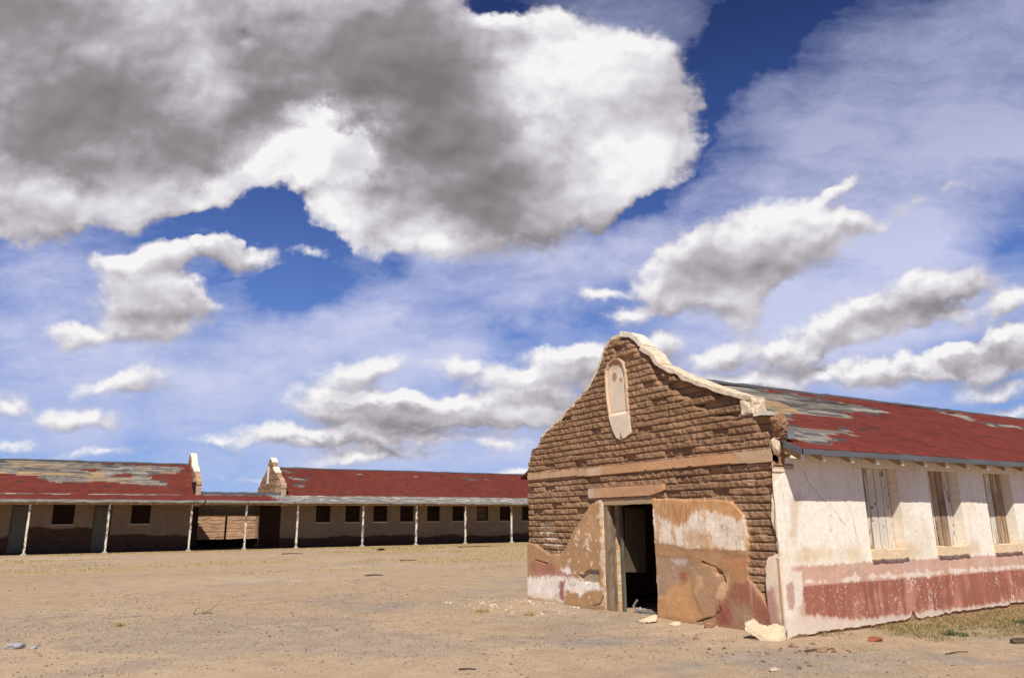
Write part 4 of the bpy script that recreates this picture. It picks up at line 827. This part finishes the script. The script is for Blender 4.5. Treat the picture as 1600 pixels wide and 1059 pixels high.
def far_roof(parent, x0, x1, patch, orange=None, ridge=6.0, grow=None):
    kf = (ridge - 3.7) / 3.6; c_, s_ = math.cos(math.atan(kf)), math.sin(math.atan(kf)); L = 3.6 / c_
    shingle_roof('roof', parent, np.arange(x0, x1 + .08, .08), np.arange(0, L + .03, .05), YW, 3.7, c_, s_, lambda x, s: x > -1e9, lambda x, s: patch(x, YW + s * c_), M['farshingle'], red=(.155, .036, .024), ex=.15, tab=.42, orange=orange, var=.9, sag=.04)
    shingle_roof('roof', parent, np.arange(x0, x1 + .5, .5), np.arange(0, L + .03, .3), 2 * 60.5 - YW, 3.7, -c_, s_, lambda x, s: x > -1e9, lambda x, s: x * 0 - 1, M['farshingle'], sgn=-1)
    board('ridge_cap', M['grey'], parent, x0, x1, 60.38, 60.62, ridge - .05, ridge + .05, 60, .012)

A = empty('long_building', (2, 58, 0)); tag(A, 'long low building at far left with large bare patch of boards along its red roof', 'building')
B = empty('long_building', (25, 58, 0)); tag(B, 'distant long low building with nearly whole red roof, window row and grey porch eave', 'building')
PA = [(-30, 60.5), (1.05, 60.46), (4.03, 60.30), (6.08, 60.27), (8.2, 60.15), (7.9, 59.35), (6.28, 59.25), (6.2, 58.5), (7.3, 58.3), (7.0, 57.9), (5.57, 57.95), (4.31, 58.15), (3.08, 58.35), (1.73, 58.14), (.13, 58.15), (-.05, 58.6), (-.47, 58.7), (-1.7, 58.95), (-2.6, 58.9), (-30, 58.8)]
def pA(x, y): return np.minimum(sdf(x * .4, y, [(a * .4, b) for a, b in PA]), .3) + .02 - .6 * (np.hypot((x - 4.5) * .35, y - 58.95) < .22) - .6 * (np.hypot((x - 2.6) * .3, y - 59.5) < .16)
far_roof(A, -24, 8.95, pA, lambda x, s: (np.abs(s - 2.5) < .2) * (x < 3.2) * (x > -4) * (fbm(x, s, 1, 3, 2) > -.05) + sst(.02, .2, fbm(x * .6, s, 1.1, 3, 5)) * .55, 6.02)
PB = [[(15.8, 60.15), (16.6, 60.1), (16.5, 59.75), (15.9, 59.85)], [(15.9, 59.45), (16.9, 59.1), (17.8, 59.45), (17.0, 58.75), (16.0, 58.9)], [(16.2, 58.5), (17.2, 58.4), (16.9, 57.85), (16.4, 57.9)], [(17.6, 59.55), (19.0, 59.5), (18.6, 59.3)],
      [(31.2, 59.75), (33.9, 59.65), (33.4, 59.45), (31.2, 59.45)], [(21.4, 59.9), (22.4, 59.9), (22.2, 59.78)], [(26.6, 59.8), (27.4, 59.75), (27.2, 59.6)], [(28.7, 59.3), (29.5, 59.2), (29.2, 59.1)], [(19.5, 57.6), (20.4, 57.5), (20.1, 57.35)]]
def pB(x, y): return np.maximum.reduce([sdf(x, y, p) for p in PB]) - .07
far_roof(B, 15.25, 62, pB, None, 5.97)
for q in [o for o in C.objects if o.parent is A and o.name.startswith('ridge_cap')]: q.name = 'ridge_cap'
far_gable(8.97, 9.32, 60.5, 1.45, A, 1); far_gable(14.85, 15.22, 60.5, 1.30, B, 2)
o_ = 60.5 - MID
def gp(l, dz): return [(y + o_, z + dz) for y, z in l]
coping(A, gp([(8.9, 3.86), (9.66, 4.2), (10.3, 4.52), (10.48, 4.76), (10.66, 4.9), (10.86, 5.1), (11.08, 5.27), (11.4, 5.38), (11.7, 5.36)], 1.45), 8.93, 9.36, .07, M['copewhite'], chip=.05, step=.08)
coping(B, gp([(10.74, 4.95), (11.08, 5.27), (11.4, 5.38), (11.6, 5.38)], 1.30), 14.80, 15.27, .08, M['copewhite'], chip=.03, step=.08)
coping(B, gp([(9.45, 4.10), (9.66, 4.20), (10.3, 4.5), (10.42, 4.65)], 1.30), 14.80, 15.27, .09, M['copewhite'], chip=.03, step=.08)
boxobj('niche_panel', M['copewhite'], B, 14.78, 14.84, 60.5 + .12, 60.5 + .62, 4.7, 6.05, .02, .01)
WA = [(0.62, 1.80), (5.09, 6.25), (-4.2, -3.1), (-8.6, -7.4)]; DA = [(-1.62, -.70), (2.90, 3.96), (-6.0, -5.0), (-10.6, -9.6)]
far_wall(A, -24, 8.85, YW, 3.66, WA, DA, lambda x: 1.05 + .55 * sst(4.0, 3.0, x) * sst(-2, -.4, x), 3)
WB = [(17.55, 18.65), (19.85, 20.98), (22.12, 23.25), (24.36, 25.50), (26.72, 27.84), (28.98, 30.1), (31.28, 32.4), (33.54, 34.66)] + [(35.8 + 2.27 * i, 36.9 + 2.27 * i) for i in range(8)]
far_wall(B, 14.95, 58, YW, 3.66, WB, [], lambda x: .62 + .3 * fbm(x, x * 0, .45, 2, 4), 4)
for i, (a, b2) in enumerate(WA): far_window(A, a, b2, YW, 0)
for a, b2 in DA: far_door(A, a, b2, YW)
for i, (a, b2) in enumerate(WB): far_window(B, a, b2, YW, (0, 0, 4, 0, 2, 1, 3, 0)[i % 8])
# end walls facing the passage
boxobj('end_wall', M['darkwood'], A, 8.86, 9.3, YW + .004, 64.2, -.1, 4.6, 0); boxobj('end_wall', M['clod'], B, 14.88, 15.2, YW + .31, 64.2, -.1, 4.6, 0)
boxobj('inner_wall', M['darkwood'], B, 13.55, 14.87, YW + .03, YW + .3, -.1, 3.5, 0)  # near-black material puts the passage shade into this wall's colour
def greyA(x, s): return np.where(s > 2.9, .20 - .6 * (fbm(x, s, .6, 3, 2) < -.08), -1.0)
def greyGap(x, s): return np.where(s > 3.0, .1, -1.0) + 1.5 * sst(12.8, 14.6, x) * (s * .35 < (x - 12.4) * .6) - .1
def greyB(x, s): return x * 0 + .4
porch(A, -24, 9.05, greyA)
porch(B, 9.15, 15.0, greyGap); porch(B, 15.06, 60, greyB)
# rear slope of the passage roof: rotten boards that let daylight through
xs = np.arange(9.35, 14.86, .05); ss = np.arange(0, 3.3, .05); X, Sv = np.meshgrid(xs, ss); kb = 1.40 / 2.75; cb = math.cos(math.atan(kb)); sb = math.sin(math.atan(kb))
hb = .02 * fbm(X, Sv, 3, 3, 1); cc = np.zeros(X.shape + (3,)) + np.array((.30, .26, .23)); cc *= (.7 + 1.2 * (fbm(X * 2, Sv * 6, 2, 4, 3) + .3))[..., None]
Xc = .5 * (X[:-1, :-1] + X[1:, 1:]); Sc = .5 * (Sv[:-1, :-1] + Sv[1:, 1:])
lk = (fbm(Xc * 2.2, Sc * 1.0, 3.5, 3, 5) > .17) & (Sc < 1.6)
sheet('passage_roof', M['farshingle'], B, np.stack([X, 57.2 + cb * Sv, 3.84 - sb * Sv + hb], -1), ~lk, cc, np.stack([X, 57.2 + cb * Sv, 3.80 - sb * Sv], -1))
board('passage_ridge', M['grey'], B, 9.33, 14.9, 56.9, 57.2, 3.70, 3.92, 14, .02)
board('rear_beam', M['soffit'], B, 9.35, 14.6, 60.0, 60.12, 2.26, 2.40, 10, .008)
for x in (9.48, 11.78, 14.2): board('rear_post', M['darkwood'] if x < 14 else M['postpaint'], B, x - .06, x + .06, 60.0, 60.12, 0, 2.26, 8, .008, axis=2)
for x, l in ((-.63, .0), (3.58, .0), (8.39, .0)): post(A, x, 54, lean=l)
for x, l in ((11.87, .0), (15.36, .0), (20.2, 0), (24.45, 0), (28.68, .0), (32.95, 0), (37.2, 0), (41.4, 0)): post(B, x, 54, lean=l + random.uniform(-.008, .008))
for x in (-4.8, -9.1): post(A, x, 54)
board('low_rail_wall', M['dark'], B, 9.35, 14.85, 60.15, 60.35, -.1, .62, 16, .02)

# sunlit adobe wall seen through the passage
yd = empty('adobe_wall', (12, 66, 0)); tag(yd, 'sunlit brown adobe wall seen through the covered passage between the two long buildings', 'wall')
xs = np.arange(4, 22, .05); zs = np.arange(-.1, 3.3, .05); X, Z = np.meshgrid(xs, zs); h, tone, e_, r1, c, b_ = brick_h(X, Z, .13, .38, 5); col = tone[..., None] * np.array((.50, .31, .19))
col = blend(col, .7 * sst(.03, .0, np.abs(Z - 1.95)) * (fbm(X, Z, 2, 3, 3) > -.1), (.55, .40, .26)); col = blend(col, .7 * sst(.05, .2, fbm(X * .6, Z * 4, 2, 4, 2)), (.20, .12, .07))
sheet('courses', M['adobe'], yd, np.stack([X, 66 - h, Z], -1), np.ones((len(zs) - 1, len(xs) - 1), bool), col, np.stack([X, 66.4 + 0 * h, Z], -1))

# ------------------------------------------------------------------ debris
def slab(name, poly, th, mat, loc, rot, label, cat, group=None, seed=1, rough=.012):
    """broken flake of plaster: an outline with real thickness, chipped on both faces"""
    p = np.array(poly, float); st = max(np.ptp(p[:, 0]), np.ptp(p[:, 1])) / 34; xs = np.arange(p[:, 0].min() - st, p[:, 0].max() + st, st); ys = np.arange(p[:, 1].min() - st, p[:, 1].max() + st, st)
    X, Y = np.meshgrid(xs, ys); d = sdf(X, Y, poly); sc = 1 / (st * 34)
    h = th * .5 * sst(-.2 * th, th * .8, d) + rough * fbm(X * sc, Y * sc, 5, 4, seed); Xc = .5 * (X[:-1, :-1] + X[1:, 1:]); Yc = .5 * (Y[:-1, :-1] + Y[1:, 1:])
    keep = sdf(Xc, Yc, poly) + .10 / sc * .3 * fbm(Xc * sc, Yc * sc, 6, 3, seed) > 0
    o = sheet(name, mat, None, np.stack([X, Y, h], -1), keep, np.ones(X.shape + (3,)), np.stack([X, Y, -h * .8], -1))
    o.location = loc; o.rotation_euler = [math.radians(a) for a in rot]; return tag(o, label, cat, group)
slab('plaster_slab', [(-.27, .16), (-.14, .21), (-.06, .13), (.05, .10), (.16, .13), (.29, .09), (.27, -.10), (.12, -.20), (-.06, -.17), (-.17, -.06), (-.30, .03)], .09, M['rock'], (9.13, 7.92, .11), (58, 0, -28),
     'large cream slab of fallen plaster leaning at the right corner of the adobe building', 'rubble', seed=2)
slab('plaster_slab', [(-.17, -.05), (-.04, .03), (.12, .11), (.17, .09), (.13, -.04), (.02, -.07)], .03, M['rock'], (9.0, 10.32, .07), (40, 0, -38), 'pale plaster flake lying just right of the doorway, larger of two', 'rubble', seed=3)
slab('plaster_slab', [(-.11, -.03), (.0, .04), (.11, .05), (.08, -.04), (.0, -.07)], .025, M['rock'], (9.12, 9.80, .05), (35, 5, -30), 'small pale plaster flake further right of the doorway below the orange plaster', 'rubble', seed=4)
def thing_lump(name, mat, xy, size, label, cat, seed, group=None, sink=.3, rot=0):
    z = float(gz(np.array(xy[0]), np.array(xy[1]))); o = lump(name, M[mat], None, (xy[0], xy[1], z + size[2] * (1 - sink) * .6), size, .3, 2, seed); o.rotation_euler.z = rot; return tag(o, label, cat, group)
thing_lump('stone', 'greyrock', (-.11, 13.47), (.15, .11, .06), 'flat pale grey stone alone on the gravel at far left', 'stone', 4)
thing_lump('stone', 'greyrock', (.12, 13.3), (.05, .05, .035), 'tiny grey stone beside the flat pale grey stone', 'stone', 5)
thing_lump('rubble_piece', 'chip', (7.45, 6.39), (.09, .05, .035), 'small cream rubble piece in front of the large plaster slab near the bottom edge', 'rubble', 6)
thing_lump('brick_piece', 'brick', (10.41, 7.08), (.16, .09, .05), 'broken red brick half buried in dry grass beside the side wall', 'brick', 7)
thing_lump('stone', 'clod', (9.0, 6.9), (.09, .05, .04), 'reddish stone lying between the plaster slab and the brick piece', 'stone', 17)
thing_lump('stone', 'twig', (11.98, 5.91), (.22, .12, .06), 'dark flat stone at the right edge of the dry grass', 'stone', 8)
thing_lump('stone', 'clod', (9.2, 7.02), (.11, .07, .02), 'flat brown fragment in the gravel below the side wall', 'stone', 9)
thing_lump('debris_lump', 'dark', (18.82, 46.83), (.28, .16, .12), 'dark lump of debris on the ground before the distant porch', 'debris', 10)
thing_lump('debris_lump', 'clod', (8.45, 8.65), (.06, .05, .03), 'brown adobe lump on the soil left of the large plaster slab', 'rubble', 12)
thing_lump('debris_lump', 'clod', (9.22, 9.15), (.10, .08, .06), 'cracked brown adobe lump at the wall foot where the red paint begins', 'rubble', 13)
k = 0
for (x0, x1, y0, y1, n, smin, smax, mt, lab) in ((8.5, 9.42, 7.9, 10.6, 90, .010, .05, 'chip', 'small plaster chip scattered on the soil below the wall right of the doorway'),
                                             (7.7, 9.40, 12.5, 15.6, 170, .010, .055, 'copewhite', 'small pale rubble chip scattered at the left foot of the adobe front'),
                                             (7.6, 9.5, 6.3, 8.3, 60, .012, .05, 'clod', 'small brown stone scattered around the large plaster slab'),
                                             (2.0, 8.0, 8.0, 20.0, 24, .012, .03, 'twig', 'small dark pebble scattered across the open yard')):
    protos = [lump('pebble', M[mt], None, (0, 0, -50), (1, .75, .5), .3, 2, 20 + i) for i in range(3)]
    for i in range(n):
        src = protos[i % 3]; o = src if i < 3 else bpy.data.objects.new('pebble', src.data)
        if i >= 3: C.objects.link(o)
        x = random.uniform(x0, x1); y = random.uniform(y0, y1); s = smin + (smax - smin) * random.random() ** 2.5
        if mt == 'chip' and y > 12: x = x1 - (x1 - x0) * random.random() ** 1.6
        o.location = (x, y, float(gz(np.array(x), np.array(y))) + s * .2); o.scale = (s, s, s); o.rotation_euler = (random.uniform(-.4, .4), random.uniform(-.4, .4), random.uniform(0, 6.3))
        tag(o, lab, 'pebble', lab.replace('small ', '').split(' scattered')[0] + 's' + lab.split('scattered')[1])

# pipes and boards thrown just inside the doorway
def tube(bm, pts, r, n=7):
    rings = []; pts = [Vector(p) for p in pts]
    for i, p in enumerate(pts):
        d = (pts[min(i + 1, len(pts) - 1)] - pts[max(i - 1, 0)]).normalized(); a = d.orthogonal().normalized(); b_ = d.cross(a); rr = r if not hasattr(r, '__len__') else r[i]
        rings.append([bm.verts.new(p + (a * math.cos(t_) + b_ * math.sin(t_)) * rr) for t_ in [2 * math.pi * q / n for q in range(n)]])
    for A_, B_ in zip(rings, rings[1:]):
        for q in range(n): bm.faces.new((A_[q], A_[(q + 1) % n], B_[(q + 1) % n], B_[q]))
    bm.faces.new(rings[0]); bm.faces.new(rings[-1])
bm = bmesh.new(); tube(bm, [(9.98, 11.72, .22), (9.92, 11.78, .10), (9.90, 11.66, .03), (9.92, 11.3, .03), (9.97, 10.75, .04)], .022); tag(bmobj('bent_pipe', bm, M['metal'], None), 'bent grey pipe lying on the threshold inside the doorway', 'pipe')
bm = bmesh.new(); tube(bm, [(10.25, 11.35, .12), (9.68, 10.82, .03)], .018); tag(bmobj('thin_bar', bm, M['twig'], None), 'thin dark bar crossing over the grey pipe in the doorway', 'bar')
bm = bmesh.new(); box(bm, 10.0, 10.6, 10.8, 11.6, .0, .05); tag(bmobj('loose_board', bm, M['wood'], None, .004, .01), 'loose grey board on the floor behind the pipe inside the doorway', 'board')
thing_lump('rubble_piece', 'greyrock', (9.95, 11.62), (.06, .05, .09), 'pale upright rubble piece standing by the bent pipe in the doorway', 'rubble', 14)

# sticks and a fallen twig
def branch(name, x, y, parts, label, r=.006):
    bm = bmesh.new(); z = float(gz(np.array(x), np.array(y)))
    for pts in parts: tube(bm, [(x + a, y + b_, z + c_) for a, b_, c_ in pts], [r * (1 - .6 * i / len(pts)) for i in range(len(pts))], 5)
    return tag(bmobj(name, bm, M['twig'], None), label, 'twig')
branch('twig', 2.91, 16.47, [[(-.16, -.05, .01), (-.13, .0, .06), (-.09, .03, .11), (-.04, .04, .12)], [(-.16, -.05, .01), (-.02, .0, .02), (.08, .03, .03), (.2, .06, .02)], [(.08, .03, .03), (.2, .1, .08), (.3, .15, .15), (.38, .2, .24)], [(.03, .0, .03), (.02, .05, .08)], [(.0, -.06, .01), (.1, -.05, .02), (.2, -.1, .01)]], 'dead branching twig sticking up from the gravel in the open yard', .007)
branch('stick', 4.53, 8.46, [[(-.09, .05, .015), (.0, .0, .02), (.09, -.05, .012)]], 'short dark stick lying near the bottom edge of the yard', .012)
branch('stick', 9.0, 6.95, [[(-.22, .05, .02), (0, 0, .03), (.2, -.02, .015)]], 'short brown stick lying on gravel below the side wall', .014)
branch('stick', 10.3, 5.9, [[(-.15, .02, .01), (.1, 0, .02), (.25, -.05, .01)]], 'thin stick on the gravel near the right edge', .010)
branch('stick', 9.6, 24.5, [[(-.28, .06, .02), (0, 0, .04), (.28, -.05, .02)]], 'dark length of wood lying far out in the yard', .03)
branch('stick', 14.6, 33, [[(-.4, .1, .03), (0, 0, .03), (.4, .0, .02)]], 'reddish brown length of wood lying on the far part of the yard', .03)
branch('stick', 12.5, 44.5, [[(-.6, .1, .04), (0, 0, .07), (.6, .0, .02)]], 'length of dark wood lying before the covered passage', .035)
branch('stick', 26, 47.5, [[(-1.3, .1, .04), (0, 0, .07), (1.4, .0, .02)]], 'long thin board lying before the distant row of porch posts', .035)

# gravel: far too many to count
def gravel(n):
    base = np.array([(1, 0, 0), (-1, 0, 0), (0, 1, 0), (0, -1, 0), (0, 0, 1), (0, 0, -.6)], float); tri = np.array([(0, 2, 4), (2, 1, 4), (1, 3, 4), (3, 0, 4), (2, 0, 5), (1, 2, 5), (3, 1, 5), (0, 3, 5)])
    x = rng.uniform(-3, 14, n * 3); y = 4.5 + 19 * rng.random(n * 3) ** 1.15
    w = sst(-.10, .16, fbm(x, y, .5, 5, 2) * .9 + fbm(x, y, .16, 5, 1) * .4 + .22 * np.exp(-((y - 14.5 - .12 * x) / 4.2) ** 2) + .16 * sst(8.3, 6.8, y) * sst(5, 8, x) - .02)
    ok = (rng.random(n * 3) < .12 + w) & ~((x > 9.35) & (y > 7.7)); x = x[ok][:n]; y = y[ok][:n]; m = len(x)
    s = .005 + .013 * rng.random(m) ** 3 ; s = s * (1 + .02 * (y - 8)); a = rng.uniform(0, 6.28, m); st = rng.uniform(.6, 1.3, (m, 3)); st[:, 2] *= .7
    b3 = base[None] * st[:, None] * (1 + .3 * rng.normal(size=(m, 6, 1))) * s[:, None, None]; ca, sa = np.cos(a)[:, None], np.sin(a)[:, None]
    P = np.stack([x[:, None] + b3[..., 0] * ca - b3[..., 1] * sa, y[:, None] + b3[..., 0] * sa + b3[..., 1] * ca, gz(x, y)[:, None] + b3[..., 2] + .2 * s[:, None]], -1)
    Fc = (tri[None] + 6 * np.arange(m)[:, None, None]).reshape(-1, 3)
    pal = np.array([(.46, .34, .24), (.31, .235, .18), (.50, .39, .29), (.36, .24, .15), (.55, .40, .27), (.21, .165, .135)]); c = pal[rng.integers(0, 6, m)] * rng.uniform(.8, 1.2, (m, 1)); c = np.repeat(c, 6, 0)
    return link('gravel', raw_mesh('gravel', P.reshape(-1, 3), Fc, c), M['gravelm'])
M['gravelm'] = surf_mat('gravel_stone', 60, .3, .004, .1, 12, .95, fine=90)
tag(gravel(36000), 'loose mixed gravel strewn over the yard', 'gravel', kind='stuff')

# dry grass
def grass(name, n, sampler, hmin, hmax, wd, pal, label, nb=5):
    x, y = sampler(n); n = len(x); N_ = n * nb; bx = np.repeat(x, nb) + rng.normal(0, .02, N_); by = np.repeat(y, nb) + rng.normal(0, .02, N_); bz = gz(bx, by) - .005
    hgt = np.repeat(rng.uniform(hmin, hmax, n), nb) * rng.uniform(.5, 1.1, N_); a = rng.uniform(0, 6.28, N_); ln = rng.uniform(.2, 1.1, N_) * hgt; w = wd * rng.uniform(.6, 1.2, N_)
    dx, dy = np.cos(a), np.sin(a); B0 = np.stack([bx - dy * w, by + dx * w, bz], -1); B1 = np.stack([bx + dy * w, by - dx * w, bz], -1)
    M0 = np.stack([bx + dx * ln * .35 - dy * w * .7, by + dy * ln * .35 + dx * w * .7, bz + hgt * .6], -1); M1 = np.stack([bx + dx * ln * .35 + dy * w * .7, by + dy * ln * .35 - dx * w * .7, bz + hgt * .6], -1); Tp = np.stack([bx + dx * ln, by + dy * ln, bz + hgt], -1)
    V = np.stack([B0, B1, M0, M1, Tp], 1).reshape(-1, 3); i0 = np.arange(N_)[:, None] * 5; Fc = np.concatenate([i0 + np.array([[0, 1, 3]]), i0 + np.array([[0, 3, 2]]), i0 + np.array([[2, 3, 4]])])
    c = np.array(pal)[rng.integers(0, len(pal), n)]; c = np.repeat(np.repeat(c * rng.uniform(.8, 1.2, (n, 1)), nb, 0), 5, 0)
    return tag(link(name, raw_mesh(name, V, Fc, c), M['grassm']), label, 'grass', kind='stuff')
M['grassm'] = surf_mat('dry_grass_blade', 10, 0, .001, .08, 5, .8, fine=30)
def s_side(n):
    x = rng.uniform(9.7, 19, n * 2); y = 7.80 - 1.75 * rng.random(n * 2) ** 1.1; w = sst(-.12, .12, fbm(x, y, 1.1, 4, 3) + .10 * sst(10, 12.5, x) + .10 * sst(6.7, 7.3, y) - .03 - .2 * sst(6.5, 6.0, y)); ok = rng.random(n * 2) < w; return x[ok][:n], y[ok][:n]
grass('dry_grass', 7000, s_side, .025, .075, .0035, [(.40, .29, .12), (.33, .25, .10), (.46, .35, .18), (.20, .18, .08), (.34, .24, .13)], 'short dry yellow grass growing along the foot of the side wall')
def s_far(n):
    x = rng.uniform(-6, 34, n * 3); y = 53.9 - 30 * rng.random(n * 3) ** 1.6; w = sst(-.02, .16, fbm(x * .35, y, .35, 5, 4) + .25 * sst(10, 26, x + .2 * y - 6) - .06 + .16 * sst(50.5, 53, y)); ok = rng.random(n * 3) < w; return x[ok][:n], y[ok][:n]
grass('dry_grass', 16000, s_far, .03, .09, .010, [(.50, .37, .17), (.44, .32, .14), (.55, .41, .22), (.36, .27, .12)], 'thin yellowed grass across the far part of the yard', 4)
def weed(x, y, r, h, n, pal, label):
    def s(k): a = rng.uniform(0, 6.28, k); q = r * np.sqrt(rng.random(k)); return x + q * np.cos(a), y + q * np.sin(a)
    o = grass('weed', n, s, h * .5, h, .006, pal, label, 6); del o['kind']; o['category'] = 'weed'; return o
weed(11.93, 6.78, .20, .08, 34, [(.07, .10, .05), (.10, .13, .06)], 'low dark green weed in the dry grass below the second window')
weed(14.1, 6.75, .25, .13, 40, [(.07, .10, .05), (.12, .14, .06)], 'taller dark green weed at the right edge beside the wall')
weed(1.37, 15.4, .12, .10, 26, [(.50, .38, .18), (.42, .30, .14)], 'small tuft of straw coloured grass on the gravel at left')
weed(8.1, 12.6, .12, .10, 22, [(.52, .38, .18), (.42, .30, .14)], 'straw coloured tuft among the rubble left of the doorway')
weed(7.6, 13.6, .18, .09, 34, [(.52, .40, .2), (.40, .32, .14)], 'wider straw tuft at the left end of the rubble strip')
